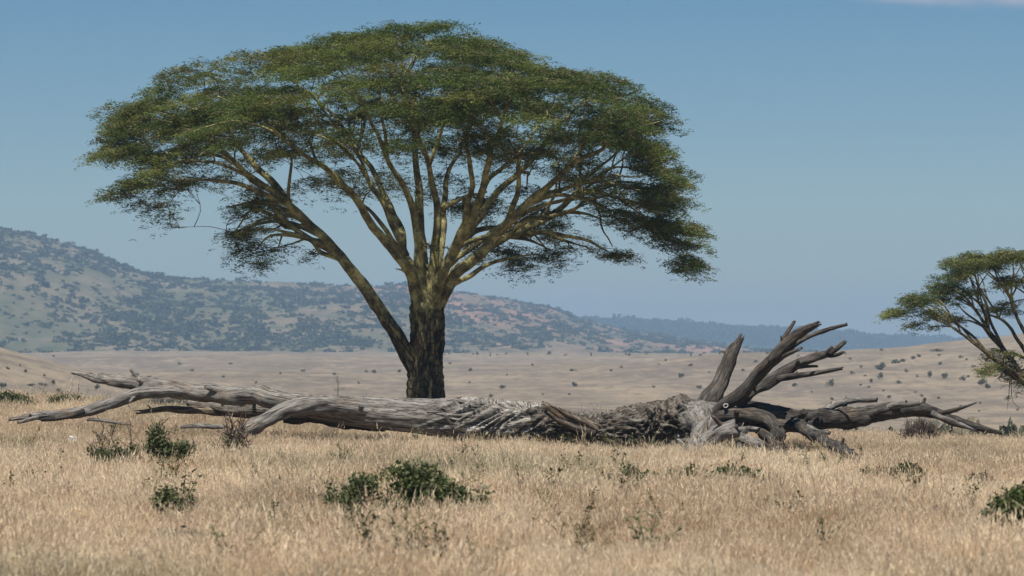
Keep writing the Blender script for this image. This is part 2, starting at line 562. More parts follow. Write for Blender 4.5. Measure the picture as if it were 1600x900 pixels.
# ------------------------------------------------------------------ terrain
GY = np.array([-400, 20, 30, 55, 75, 100, 120, 135, 160, 200, 260, 350, 450, 560, 700, 900, 1200, 1500, 1800, 2300, 3000, 11000.])
GZ = np.array([0, 0, 0, 0.0, 0.0, -0.02, -0.12, -0.40, -1.3, -3.2, -5.8, -8.2, -8.6, -7.2, -4.6, -1.4, 2.6, 6.6, 10.0, 11.0, 9.0, 0.])
def sm(x, a, b):
    t = np.clip((x - a) / (b - a), 0, 1)
    return t * t * (3 - 2 * t)
def ground(X, Y):
    X = np.asarray(X, float); Y = np.asarray(Y, float)
    sh = X.shape
    X = X.ravel(); Y = Y.ravel()
    z = np.interp(Y, GY, GZ)
    z = z - (0.022 + 0.012 * sm(Y, 80, 108)) * np.clip(X, -60, 60) * sm(Y, 28, 80) * (1 - sm(Y, 160, 400))
    z = z + 16.5 * np.exp(-((X + 135) ** 2) / (2 * 35 ** 2) - ((Y - 600) ** 2) / (2 * 95 ** 2))
    z = z + 25 * np.exp(-((X - 330) ** 2) / (2 * 130 ** 2) - ((Y - 1000) ** 2) / (2 * 210 ** 2))
    z = z - 0.42 * sm(X, 4, 19) * sm(Y, 78, 104) * (1 - sm(Y, 200, 400))
    P = np.column_stack([X, Y, np.zeros_like(X)])
    z = z + 0.05 * vnoise(P * 0.35, 3) * sm(Y, 5, 20) + 0.10 * vnoise(P * 0.09, 4) * sm(Y, 20, 60)
    far = sm(Y, 200, 700)
    z = z + far * (2.3 * vnoise(P * np.array((1 / 80, 1 / 170, 1)), 5) + 0.6 * vnoise(P * np.array((1 / 22, 1 / 45, 1)), 6))
    return z.reshape(sh)
def gz(x, y):
    return float(ground(np.array([x]), np.array([y]))[0])
def graded(lim, a, n):
    u = np.linspace(0, 1, n)
    return np.sinh(u * a) / np.sinh(a) * lim
xs = graded(6500, 6.2, 190)
xs = np.concatenate([-xs[:0:-1], xs])
ys = np.concatenate([np.linspace(-300, 18, 18), np.linspace(19, 200, 190)[0:], 200 + graded(10200, 3.6, 210)[1:]])
GX, GYY = np.meshgrid(xs, ys)
GZZ = ground(GX, GYY)
V = np.stack([GX, GYY, GZZ], -1).reshape(-1, 3)
nx = len(xs)
ii = (np.arange(len(ys) - 1)[:, None] * nx + np.arange(nx - 1)[None, :]).ravel()
gme = make_mesh('ground', V, np.stack([ii, ii + 1, ii + nx + 1, ii + nx], -1))
tag(link('ground', gme, M_GROUND), 'dry rolling savanna plain under straw coloured grass', 'ground', kind='structure')

# the long scrubby hill
HPX = np.array([-4000, -2500, -1200, -500, -200, 0, 50, 100, 150, 200, 250, 300, 400, 500, 600, 700, 760, 830, 880, 900, 960, 1020, 1100, 1200, 1300, 1500, 1800])
HPY = np.array([470, 420, 380, 362, 358, 360, 364, 377, 397, 418, 431, 435, 440, 444, 445, 454, 461, 473, 485, 495, 514, 523, 535, 548, 555, 562, 570])
def crest_d(px): return np.interp(px, [-4000, 0, 300, 700, 1100, 1800], [3000, 3000, 3300, 3700, 4100, 4500])
def base_d(px): return np.interp(px, [-4000, 0, 600, 1800], [2050, 2050, 2250, 2700])
def hill_pt(px, t):
    """t 0 foot .. 1 crest .. 1.5 behind"""
    px = np.asarray(px, float); t = np.asarray(t, float)
    Dc, Db = crest_d(px), base_d(px)
    D = Db + (Dc - Db) * t
    zc = CAMH + (572 - np.interp(px, HPX, HPY)) / F * Dc
    zb = ground((px - 800) / F * Db, Db) - 2.0
    prof = np.where(t <= 1, np.clip(t, 0, 1) ** 1.25, 1 - (np.clip(t, 1, 2) - 1) ** 1.3 * 0.9)
    z = zb + (zc - zb) * prof
    X = (px - 800) / F * D
    P = np.column_stack([X.ravel(), D.ravel(), np.zeros(X.size)])
    amp = np.sin(np.clip(t, 0, 1) * math.pi).ravel() * np.clip((zc - zb).ravel() / 100, 0.1, 1.2)
    rid = 1 - 2 * np.abs(vnoise(P * np.array((1 / 210, 1 / 700, 1)), 31))
    z = z + (amp * (13 * rid + 7 * fbm(P * np.array((1 / 130, 1 / 260, 1)), 4, 32))).reshape(z.shape)
    z = z + (2.0 * vnoise(P * np.array((1 / 35, 1 / 60, 1)), 33)).reshape(z.shape) * (t > 0.05)
    return X, D, z
hp = np.concatenate([np.linspace(-4000, -60, 60), np.linspace(-40, 1320, 300), np.linspace(1350, 1800, 20)])
ht = np.linspace(0, 1.5, 84)
PX, TT = np.meshgrid(hp, ht)
X, D, Z = hill_pt(PX, TT)
V = np.stack([X, D, Z], -1).reshape(-1, 3)
nx = len(hp)
ii = (np.arange(len(ht) - 1)[:, None] * nx + np.arange(nx - 1)[None, :]).ravel()
hme = make_mesh('hill', V, np.stack([ii, ii + 1, ii + nx + 1, ii + nx], -1))
redv = (np.exp(-((PX - 720) / 190) ** 2) * np.clip(TT * 1.6, 0, 1) + 0.75 * np.exp(-((PX - 1100) / 160) ** 2)).clip(0, 1)
redv = redv * (0.75 + 0.45 * vnoise(np.column_stack([PX.ravel() / 40, TT.ravel() * 5, PX.ravel() * 0]), 77).reshape(PX.shape)).clip(0, 1)
set_attr(hme, 'red', redv.ravel(), 'FLOAT')
tag(link('hill', hme, M_HILL), 'long hazy hill dotted with dark scrub and bare reddish earth', 'hill', kind='structure')

# far wooded ridge
RPX = np.array([-3000, 300, 700, 930, 1000, 1100, 1200, 1300, 1400, 1500, 1800, 3500])
RPY = np.array([520, 500, 498, 503, 506, 513, 521, 526, 533, 537, 540, 548])
RD = 5900.
rp = np.linspace(-3000, 3500, 380)
rt = np.linspace(0, 1, 26)
PX, TT = np.meshgrid(rp, rt)
def ridge_pt(px, t):
    px = np.asarray(px, float); t = np.asarray(t, float)
    D = RD + (t - 0.6) * 1900
    zc = CAMH + (572 - np.interp(px, RPX, RPY)) / F * RD
    X = (px - 800) / F * D
    prof = np.where(t < 0.6, np.sin(t / 0.6 * math.pi / 2), 1 - (t - 0.6) ** 2 * 3)
    P = np.column_stack([X.ravel(), D.ravel(), np.zeros(X.size)])
    z = -10 + (zc + 10) * prof + (4 * fbm(P / 300, 3, 8)).reshape(X.shape)
    return X, D, z
X, D, Z = ridge_pt(PX, TT)
V = np.stack([X, D, Z], -1).reshape(-1, 3)
nx = len(rp)
ii = (np.arange(len(rt) - 1)[:, None] * nx + np.arange(nx - 1)[None, :]).ravel()
rme = make_mesh('far_ridge', V, np.stack([ii, ii + 1, ii + nx + 1, ii + nx], -1))
tag(link('far_ridge', rme, M_RIDGE), 'blue hazy wooded ridge on the horizon', 'ridge', kind='structure')

# ------------------------------------------------------------------ haze
def box_mesh(name, a, b):
    x0, y0, z0 = a; x1, y1, z1 = b
    V = [(x, y, z) for z in (z0, z1) for y in (y0, y1) for x in (x0, x1)]
    return make_mesh(name, V, [(0, 2, 3, 1), (4, 5, 7, 6), (0, 1, 5, 4), (2, 6, 7, 3), (0, 4, 6, 2), (1, 3, 7, 5)], None, False)
zmin = min(GZZ.min(), Z.min()) - 2
n = NT('haze_air')
v = n.n('ShaderNodeVolumePrincipled')
v.inputs['Color'].default_value = (0.36, 0.54, 0.76, 1)
v.inputs['Density'].default_value = 2.0e-4
v.inputs['Anisotropy'].default_value = 0.0
n.l(v.outputs[0], n.out.inputs['Volume'])
hz = link('haze', box_mesh('haze', (-7200, -400, zmin), (7200, 10600, 230)), n.m)
tag(hz, 'thin pale blue haze filling the air over the plain', 'haze', kind='stuff')

# ------------------------------------------------------------------ acacia builder
def sprig(seed, nleaf=15, L=0.42):
    r = np.random.default_rng(seed)
    V, Q = [], []
    for k in range(nleaf):
        t = (k + 0.5) / nleaf
        base = np.array(((t - 0.45) * L, r.normal(0, 0.055), r.normal(0, 0.02) - 0.05 * (2 * t - 1) ** 2))
        a = r.uniform(0, 2 * math.pi)
        l, w = r.uniform(0.065, 0.115), r.uniform(0.026, 0.042)
        d = np.array((math.cos(a), math.sin(a), r.uniform(-0.55, 0.35)))
        d /= np.linalg.norm(d)
        s = np.cross(d, (0, 0, 1)); s /= np.linalg.norm(s)
        s = s * math.cos(0.6 * r.normal()) + np.cross(s, d) * math.sin(0.6 * r.normal())
        n0 = len(V)
        V += [base - s * w * 0.35, base + d * l * 0.5 - s * w * 0.5, base + d * l, base + d * l * 0.5 + s * w * 0.5]
        Q.append((n0, n0 + 1, n0 + 2, n0 + 3))
    return np.array(V), np.array(Q), None
SPRIGS = [sprig(100 + k) for k in range(6)]

def build_acacia(name, label, D, base_px, trunk, limbs, pads, seed, per_pad=120, bark_mat=M_BARK, leafc=None, group=None, nbranch=95):
    """trunk / limbs: lists of (px, py, depth offset, radius px); pads: (x,y,z, radius)"""
    k = m_per_px(D)
    bx = (base_px - 800) * k
    origin = np.array((bx, D, gz(bx, D)))
    root = empty(name, origin)
    tag(root, label, 'tree', group)
    rg = np.random.default_rng(seed)
    def conv(L):
        return np.array([at(p[0], p[1], D + p[2]) for p in L]), np.array([p[3] * m_per_px(D + p[2]) for p in L])
    nodes, nrad = [], []
    def note(C, R):
        nodes.extend(C[::2]); nrad.extend(R[::2])
    # trunk
    P, R = conv(trunk)
    mb = MB()
    def disp(C, s, th, R, ring):
        n_, m_ = len(s), len(th)
        G = np.stack([np.broadcast_to(np.cos(th), (n_, m_)) * 2.2, np.broadcast_to(np.sin(th), (n_, m_)) * 2.2, np.broadcast_to(s[:, None], (n_, m_)) * 0.55], -1).reshape(-1, 3)
        fl = (0.5 - np.abs(fbm(G * np.array((1.6, 1.6, 0.5)), 2, seed))).reshape(n_, m_) * 0.36
        pl = fbm(G * np.array((5, 5, 5)), 3, seed + 3).reshape(n_, m_) * 0.13
        return R[:, None] * (fl + pl)
    C, R2 = sweep(mb, P, R, 64, 0.06, disp=disp, seed=seed)
    mb.build('trunk', bark_mat, root, origin)
    # limbs
    for i, L in enumerate(limbs):
        P, R = conv(L)
        R = R * np.linspace(0.80, 0.38, len(R))
        mb = MB()
        big = R[0] > 0.15
        C, R2 = sweep(mb, P, R, 18 if big else 10, 0.11 if big else 0.2, amp=0.13, kf=1.4, ks=1.1, bend=0.10 if len(L) > 3 else 0.03, seed=seed + i * 3)
        mb.build('limb', bark_mat, root, origin)
        note(C[3:], R2[3:])
    pads = np.array(pads)
    # long secondary branches rising from the limbs into the crown
    axis = at(base_px, 500, D)
    N = np.array(nodes); NR = np.array(nrad)
    far = [i for i in rg.permutation(len(pads)) if np.linalg.norm(N - pads[i, :3], axis=1).min() > 0.5][:nbranch]
    lowest = N[:, 2].min()
    for q, i in enumerate(far):
        p = pads[i]
        d = N - p[:3]
        want = np.linalg.norm(d, axis=1)
        up = -d[:, 2] / (want + 1e-6)
        ang = (d[:, 0] * (p[0] - axis[0]) + d[:, 1] * (p[1] - axis[1])) / (want * (math.hypot(p[0] - axis[0], p[1] - axis[1]) + 1e-6))
        target = rg.uniform(1.8, 5.0) * (D / 111.0) * (1.0 if D < 120 else 0.6)
        c = np.abs(want - target) - 1.6 * up + 1.2 * ang + 8.0 * (NR < 0.04)
        j = int(c.argmin())
        a, e = N[j], p[:3]
        Lb = np.linalg.norm(e - a)
        h = np.array((0, 0, 1.0))
        m1 = a * 0.68 + e * 0.32 + h * 0.10 * Lb + rg.normal(0, 0.04 * Lb, 3)
        m2 = a * 0.34 + e * 0.66 + h * 0.12 * Lb + rg.normal(0, 0.05 * Lb, 3)
        r0 = min(NR[j] * 0.72, 0.03 + 0.022 * Lb)
        mb = MB()
        C, R2 = sweep(mb, [a, m1, m2, e], [r0, r0 * 0.8, r0 * 0.55, 0.018], 9, 0.18, amp=0.12, bend=0.09, seed=seed + 700 + q)
        mb.build('branch', bark_mat, root, origin)
        note(C[3:], R2[3:])
    # twigs out to every foliage pad
    todo = list(range(len(pads)))
    N = np.array(nodes); NR = np.array(nrad)
    def cost(pp, N):
        d = N - pp[:3]
        c = np.linalg.norm(d, axis=1)
        c = c + 1.3 * np.maximum(d[:, 2], 0)                               # parent above the pad is unlikely
        rn = np.hypot(N[:, 0] - axis[0], N[:, 1] - axis[1])
        rp = math.hypot(pp[0] - axis[0], pp[1] - axis[1])
        return c + 1.1 * np.maximum(rn - rp, 0)
    order = sorted(todo, key=lambda i: cost(pads[i], N).min())
    tw = MB()
    S_P, S_R, S_S, S_T = [], [], [], []
    for i in order:
        p = pads[i]
        c = cost(p, N)
        j = int(c.argmin())
        a, ra = N[j], NR[j]
        e = p[:3] - np.array((0, 0, p[3] * 0.12))
        Lb = np.linalg.norm(e - a)
        mid1 = a * 0.66 + e * 0.34 + np.array((0, 0, 0.10 * Lb)) + rg.normal(0, 0.05 * Lb, 3)
        mid2 = a * 0.3 + e * 0.7 + np.array((0, 0, 0.08 * Lb)) + rg.normal(0, 0.05 * Lb, 3)
        r0 = min(ra * 0.75, 0.028 + 0.024 * Lb)
        r0 = max(r0, 0.016)
        C, R2 = sweep(tw, [a, mid1, mid2, e], [r0, r0 * 0.8, r0 * 0.6, 0.014], 6, 0.3, bend=0.05, seed=int(i), cap=False)
        N = np.vstack([N, C[1::1]]); NR = np.concatenate([NR, R2[1::1]])
        # twigs inside the pad
        rad = p[3]
        for q in range(rg.integers(5, 8)):
            an = rg.uniform(0, 2 * math.pi)
            rr = rad * rg.uniform(0.5, 1.0)
            t_end = p[:3] + np.array((math.cos(an) * rr, math.sin(an) * rr, rad * rg.uniform(-0.22, 0.10)))
            st = C[int(len(C) * rg.uniform(0.45, 0.98))]
            md = (st + t_end) / 2 + np.array((0, 0, 0.08 * rr)) + rg.normal(0, 0.06, 3)
            sweep(tw, [st, md, t_end], [0.013, 0.010, 0.006], 4, 0.25, seed=q, cap=False)
        # sprigs
        m = int(per_pad * (rad / 1.0) ** 2 * (p[4] if len(p) > 4 else 1))
        an = rg.uniform(0, 2 * math.pi, m)
        rr = np.sqrt(rg.uniform(0, 1, m))
        wob = 1 + 0.28 * np.sin(an * 3 + rg.uniform(0, 6)) + 0.18 * np.sin(an * 5 + rg.uniform(0, 6))
        x = np.cos(an) * rr * rad * wob
        y = np.sin(an) * rr * rad * wob
        out = np.array((p[0] - axis[0], p[1] - axis[1])); ro = np.linalg.norm(out); out = out / (ro + 1e-6)
        z = rg.normal(0, 0.085, m) - 0.16 * rad * rr ** 2 - (x * out[0] + y * out[1]) * 0.30 * min(ro / 10.0, 1.2) + 0.10 * rad * vnoise(np.column_stack([x * 2.3, y * 2.3, np.full(m, i * 1.0)]), 5)
        # a skirt of drooping sprays under some pads
        hang = len(p) > 4 and p[4] < 0.7
        if hang or rg.random() < 0.45:
            strand = vnoise(np.column_stack([x * 4.5, y * 4.5, np.full(m, i * 3.1)]), 9) > (0.15 if hang else 0.45)
            z = np.where(strand, z - rg.uniform(0, 1.0 if hang else 0.6, m) * rad, z)
        S_P.append(np.column_stack([p[0] + x, p[1] + y, p[2] + z]))
        S_R.append(np.column_stack([rg.normal(0, 0.18, m), rg.normal(0, 0.18, m), rg.uniform(0, 6.28, m)]))
        S_S.append(rg.uniform(0.7, 1.25, m))
        tone = 0.22 + rg.normal(0, 0.24) + 0.13 * rg.normal(0, 1, m)
        yel = np.clip(rg.normal(0.27, 0.27) + 0.22 * rg.normal(0, 1, m), 0, 1)[:, None]
        base = np.array((0.066, 0.098, 0.024)) if leafc is None else np.array(leafc)
        col = (base * (1 - yel) + np.array((0.150, 0.152, 0.038)) * yel) * (1 + tone[:, None])
        pale = rg.random(m) < 0.035
        col[pale] = np.array((0.30, 0.28, 0.13))
        S_T.append(np.clip(col, 0.01, 1))
    t = tw.build('branchwork', M_TWIG, root, origin)
    t['kind'] = 'stuff'
    SPt = np.concatenate(S_P)
    nS = len(SPt)
    cr = scatter('crown', SPRIGS, SPt, np.concatenate(S_R), np.concatenate(S_S), rg.integers(0, len(SPRIGS), nS), np.concatenate(S_T), M_LEAF, root, origin)
    cr['kind'] = 'stuff'
    print(name, 'sprigs', nS, 'pads', len(pads))
    return root

# ---- the big umbrella acacia
TD = 111.
TPX = 664
K = m_per_px(TD)
OX = np.array([150, 165, 200, 260, 310, 360, 400, 450, 500, 560, 600, 650, 700, 760, 830, 880, 940, 1000, 1030, 1042, 1060, 1085, 1095, 1108])
OY = np.array([205, 170, 145, 117, 104, 100, 88, 69, 58, 42, 34, 38, 58, 72, 82, 108, 116, 134, 168, 215, 262, 300, 350, 400])
rg = np.random.default_rng(5)
pads = []
def z_of(py, d=TD): return at(0, py, d)[2]
RL, RRt, RDp = 508 * K, 376 * K, 9.3
tries = 0
dome = []
while len(dome) < 270 and tries < 20000:
    tries += 1
    a = rg.uniform(0, 2 * math.pi)
    rho = math.sqrt(rg.uniform(0, 1))
    Rx = RL if math.cos(a) < 0 else RRt
    dx, dy = math.cos(a) * rho * Rx, math.sin(a) * rho * RDp
    w = abs(math.cos(a)) ** 1.5
    yl = np.interp(TPX - rho * 508, OX, OY)
    yr = np.interp(TPX + rho * 376, OX, OY)
    side = yl if math.cos(a) < 0 else yr
    front = 34 + 165 * rho ** 2.2
    zt = z_of(side * w + front * (1 - w)) + rg.normal(0, 0.16)
    r = rg.uniform(0.85, 1.5) * (1 - 0.15 * rho)
    lay = rg.random()
    z = zt - 0.3 - (0.0 if lay < 0.55 else rg.uniform(0.6, 2.3))
    X = (TPX - 800) * K + dx
    q = np.array((X, TD + dy, z))
    ok = all(np.linalg.norm((q - d[:3]) * np.array((1, 1, 2.4))) > 0.95 for d in dome)
    if ok:
        dome.append((q[0], q[1], q[2], r, 1.0))
pads += dome
REG = [  # px, py, rx, ry, depth from, depth to, count, density
    (215, 205, 60, 45, -5, 5, 22, 1.0), (185, 245, 30, 25, -3, 3, 7, 1.0), (200, 300, 38, 22, -3, 3, 9, 0.85), (275, 265, 60, 40, -5, 4, 15, 0.9),
    (250, 325, 30, 10, -2, 2, 4, 0.5), (272, 350, 6, 8, -1, 1, 1, 0.35),
    (330, 200, 60, 40, -6, 5, 14, 0.9), (400, 335, 48, 25, -2, 2, 11, 0.8), (405, 375, 45, 22, -2, 2, 9, 0.65), (398, 408, 12, 8, -1, 1, 2, 0.5),
    (352, 362, 15, 6, -1, 1, 2, 0.6), (492, 398, 12, 12, -1, 1, 2, 0.4), (410, 300, 40, 18, -3, 1, 5, 0.5),
    (470, 225, 70, 28, -7, -2, 11, 0.75), (430, 180, 60, 25, -6, 2, 9, 0.9), (545, 285, 38, 22, -5, -2, 6, 0.42), (540, 190, 50, 14, 2, 7, 6, 0.9),
    (690, 190, 60, 22, -8, -4, 9, 0.85), (770, 225, 50, 18, -7, -3, 8, 0.8), (840, 235, 35, 15, -5, -1, 5, 0.7), (610, 235, 30, 14, -6, -3, 4, 0.6),
    (740, 318, 38, 22, 3, 7, 7, 1.0), (830, 345, 50, 25, 0, 5, 9, 0.75), (820, 395, 45, 22, 0, 4, 9, 0.65), (885, 375, 38, 26, 0, 4, 7, 0.65),
    (745, 390, 30, 22, 1, 3, 4, 0.45), (680, 385, 14, 8, -2, -1, 2, 0.45), (800, 425, 15, 6, 1, 2, 1, 0.4),
    (960, 190, 55, 45, -5, 5, 16, 1.0), (1005, 215, 30, 50, -5, 4, 15, 1.0), (1040, 295, 35, 40, -4, 4, 16, 1.0), (1055, 365, 40, 25, -3, 3, 15, 1.0),
    (1075, 412, 22, 14, -2, 2, 7, 0.85), (960, 395, 22, 10, -2, 0, 4, 0.8), (945, 310, 45, 28, -4, 3, 8, 0.6), (985, 350, 40, 20, -3, 3, 7, 0.7),
    (905, 260, 40, 30, -5, 4, 7, 0.6), (1020, 330, 40, 25, -3, 3, 8, 0.9),
]
for (px, py, rx, ry, d0, d1, cnt, dens) in REG:
    for _ in range(int(cnt * 1.5 + 0.5)):
        a = rg.uniform(0, 2 * math.pi); rr = math.sqrt(rg.uniform(0, 1))
        D_ = TD + rg.uniform(d0, d1)
        q = at(px + math.cos(a) * rr * rx, py + math.sin(a) * rr * ry, D_)
        r = rg.uniform(0.42, 0.85) * (0.7 if rx < 20 else 1)
        pads.append((q[0], q[1], q[2], r, dens))
trunk = [(665, 672, 0, 36), (665, 645, 0, 29), (665, 625, 0, 26), (665, 590, 0, 24), (667, 550, 0, 23), (668, 510, 0, 23), (668, 470, 0, 22), (668, 440, 0.1, 18), (668, 415, 0.2, 12)]
limbs = [
    [(652, 590, 0, 12), (640, 560, -0.2, 17), (622, 527, -0.5, 16), (590, 477, -1.0, 15), (550, 425, -1.6, 13.5), (510, 380, -2.0, 12), (470, 337, -2.3, 11), (430, 300, -2.5, 10), (395, 278, -2.7, 8.5), (360, 246, -3, 7), (320, 215, -3.4, 5), (260, 190, -3.6, 3)],
    [(450, 318, -2.4, 9), (425, 285, -2.0, 8), (398, 255, -1.5, 7), (372, 225, -1, 6), (340, 190, 0, 4.5), (290, 160, 1, 3)],
    [(655, 500, -0.2, 11), (650, 455, -0.6, 12), (638, 425, -1.2, 11), (610, 392, -2.0, 10.5), (575, 343, -3.0, 10), (545, 302, -3.8, 9), (515, 268, -4.4, 8.5), (480, 245, -5, 7), (440, 215, -5.5, 5.5), (400, 180, -6, 4), (340, 150, -6.5, 2.5)],
    [(655, 480, 0.4, 10), (648, 430, 0.8, 10), (632, 395, 1.3, 9), (622, 350, 2.0, 8.5), (600, 300, 2.8, 8), (575, 255, 3.5, 7), (545, 212, 4.2, 6), (505, 165, 5, 5), (450, 120, 5.6, 3)],
    [(635, 400, 1.2, 7), (612, 350, 0.8, 6.5), (590, 300, 0.5, 6), (560, 245, 0, 5), (520, 190, -0.5, 4), (480, 140, -1, 3)],
    [(662, 470, -0.3, 11), (655, 420, -0.5, 11), (652, 375, -0.8, 10), (646, 330, -1.2, 9), (628, 290, -1.7, 8), (605, 250, -2.2, 7), (588, 210, -2.7, 6), (560, 150, -3.2, 4.5), (520, 95, -3.6, 3)],
    [(664, 470, 0, 12), (660, 420, 0.1, 12), (657, 370, 0.2, 11.5), (655, 320, 0.3, 11), (652, 275, 0.5, 9.5), (648, 220, 0.7, 8), (640, 165, 1, 6.5), (630, 100, 1.2, 4)],
    [(672, 470, -0.2, 11), (678, 420, -0.4, 11), (683, 370, -0.7, 10), (682, 325, -1.0, 9), (675, 285, -1.5, 8), (660, 235, -2.2, 7), (645, 190, -3.0, 6), (620, 130, -3.6, 4.5), (590, 80, -4, 3)],
    [(676, 470, 0.4, 10), (684, 420, 0.7, 10), (690, 370, 1.1, 9), (692, 325, 1.5, 7.5), (698, 285, 2, 6.5), (716, 240, 2.6, 5.5), (735, 190, 3.2, 5), (760, 120, 4, 3)],
    [(690, 330, 1.4, 6), (705, 318, 1.2, 6), (735, 303, 1.5, 5.5), (760, 300, 2.5, 4.5)],
    [(678, 470, -0.5, 11), (692, 425, -1.0, 12), (712, 385, -1.6, 12), (735, 340, -2.2, 12), (747, 305, -2.7, 10), (760, 260, -3.2, 9), (770, 225, -3.6, 7), (800, 160, -4.3, 5), (840, 110, -5, 3)],
    [(690, 425, 0.6, 9), (712, 390, 1.0, 9.5), (745, 345, 1.5, 10), (772, 305, 2.0, 9), (805, 270, 2.6, 8), (850, 222, 3.3, 7), (890, 180, 4, 5.5), (930, 140, 4.6, 3.5)],
    [(746, 325, -2.5, 6), (760, 290, -2.0, 6), (790, 260, -1.5, 5), (830, 215, -1, 4), (870, 160, -0.5, 3)],
    [(680, 500, 0, 8), (692, 465, -0.2, 12), (712, 430, -0.6, 13), (750, 397, -1.2, 12.5), (788, 352, -1.8, 11.5), (820, 320, -2.4, 10), (858, 290, -3, 9), (900, 252, -3.5, 8), (950, 226, -4, 6), (1000, 200, -4.3, 4), (1030, 190, -4.5, 2.5)],
    [(760, 388, -0.9, 9), (800, 367, 0.3, 8.5), (850, 345, 1.2, 7.5), (895, 312, 1.8, 6.5), (932, 301, 2.1, 5.5), (975, 312, 2.3, 4.5), (1020, 330, 2.5, 3.5), (1060, 365, 2.2, 2.2)],
    [(925, 302, 2.0, 3.2), (936, 330, 1.5, 3), (940, 352, 0.5, 2.8), (957, 385, -1, 2.2)],
    [(835, 310, -2.6, 6), (870, 300, -1.8, 5.5), (920, 285, -1, 4.5), (975, 290, -0.5, 3.5), (1030, 300, 0, 2.5)],
    [(590, 478, -1.0, 5), (581, 470, -1.5, 4), (573, 471, -1.9, 2.5)],
    [(640, 430, -1.2, 4), (628, 422, -1.5, 3), (618, 420, -1.7, 1.5)],
]
build_acacia('acacia_tree', 'large umbrella shaped acacia with yellow limbs standing behind the fallen trunk', TD, TPX, trunk, limbs, pads, 40)

# ---- the second acacia, mostly out of the picture on the right
D2 = 128.
REG2 = [
    (1400, 487, 18, 8, -2, 2, 4, 0.9), (1430, 470, 25, 8, -3, 2, 6, 0.9), (1440, 510, 18, 8, -2, 1, 3, 0.7), (1460, 450, 30, 8, -3, 3, 7, 0.9), (1485, 430, 28, 8, -3, 3, 7, 0.95),
    (1475, 495, 25, 10, -2, 2, 5, 0.8), (1500, 410, 25, 7, -3, 3, 7, 0.95), (1525, 400, 18, 4, -1, 2, 4, 0.9), (1480, 470, 25, 6, -1, 2, 4, 0.7), (1540, 415, 30, 8, -3, 3, 8, 0.9),
    (1580, 400, 30, 8, -3, 3, 10, 1), (1575, 440, 25, 8, -2, 3, 6, 0.8), (1570, 480, 25, 10, 0, 4, 5, 0.7), (1568, 558, 28, 16, -2, 2, 11, 0.45), (1590, 588, 18, 12, -2, 1, 5, 0.4), (1545, 575, 12, 8, -3, -1, 3, 0.6),
    (1640, 395, 35, 8, -4, 4, 14, 1), (1710, 405, 45, 12, -4, 4, 16, 1), (1770, 430, 40, 15, -3, 3, 12, 1), (1815, 470, 30, 15, -3, 3, 9, 1), (1690, 450, 60, 12, -3, 4, 9, 0.8),
    (1455, 487, 12, 6, -2, 1, 3, 0.6), (1515, 455, 20, 8, -2, 2, 3, 0.6),
]
pads2 = []
for (px, py, rx, ry, d0, d1, cnt, dens) in REG2:
    for _ in range(int(cnt * 1.5)):
        a = rg.uniform(0, 2 * math.pi); rr = math.sqrt(rg.uniform(0, 1))
        q = at(px + math.cos(a) * rr * rx, py + math.sin(a) * rr * ry, D2 + rg.uniform(d0, d1))
        pads2.append((q[0], q[1], q[2], rg.uniform(0.36, 0.66), dens * 1.5))
trunk2 = [(1672, 700, 0, 24), (1670, 680, 0, 19), (1662, 650, 0, 17), (1650, 625, 0, 16), (1640, 605, 0, 12)]
limbs2 = [
    [(1655, 640, 0, 11), (1620, 612, -0.6, 10), (1585, 580, -1.2, 9), (1545, 550, -1.6, 7.5), (1510, 525, -1.8, 5.5), (1480, 500, -2, 4), (1450, 480, -2.1, 3), (1415, 478, -2.2, 1.8)],
    [(1600, 592, -0.9, 8), (1570, 545, -0.4, 7.5), (1545, 515, 0, 6), (1520, 480, 0.3, 5), (1495, 455, 0.5, 4), (1465, 445, 0.8, 2.5)],
    [(1545, 515, 0, 4.5), (1530, 480, 0.6, 4), (1505, 455, 1.2, 3.4), (1475, 430, 1.8, 2.2)],
    [(1640, 620, 0.3, 10), (1612, 575, 0.8, 8), (1590, 535, 1.0, 7), (1570, 505, 1.2, 6), (1540, 490, 1.4, 4), (1500, 470, 1.5, 2.5)],
    [(1640, 610, -0.4, 9), (1615, 545, -0.8, 7), (1590, 500, -1.2, 6), (1575, 460, -1.5, 5), (1550, 430, -1.7, 4), (1525, 412, -1.8, 2.5)],
    [(1648, 610, 0.4, 9), (1640, 540, 0.6, 8), (1625, 480, 0.8, 6), (1605, 430, 1, 4), (1590, 405, 1.1, 2.5)],
    [(1655, 615, 0, 9), (1690, 550, -0.4, 8), (1720, 490, -0.8, 6), (1750, 440, -1, 3)],
    [(1660, 630, 0.2, 8), (1720, 570, 0.6, 7), (1780, 510, 1, 5), (1815, 475, 1.2, 2.5)],
    [(1580, 578, -1.3, 1.6), (1576, 610, -1.4, 1.3), (1574, 640, -1.4, 0.8)],
    [(1580, 590, -1.3, 1.4), (1583, 625, -1.2, 1.1), (1594, 638, -1.2, 0.8)],
]
limbs2 = [[(a, b, c, r * 0.72) for (a, b, c, r) in L] for L in limbs2]
build_acacia('acacia_tree', 'smaller thin crowned acacia at the edge of the grassland with drooping bare twigs', D2, 1672, trunk2, limbs2, pads2, 90, per_pad=120, nbranch=60, leafc=(0.052, 0.078, 0.022))
# ------------------------------------------------------------------ the fallen tree
LD = 76.
lx = (800 - 800) * m_per_px(LD)
LORG = np.array((lx, LD, gz(lx, LD)))
fallen = empty('fallen_tree', LORG)
tag(fallen, 'huge grey fallen tree trunk with forked and broken limbs lying across the grass', 'fallen tree')
def lconv(L):
    return np.array([at(p[0], p[1], LD + p[2]) for p in L]), np.array([p[3] * m_per_px(LD + p[2]) for p in L])
def lax(px): return (px - 800) * m_per_px(LD)
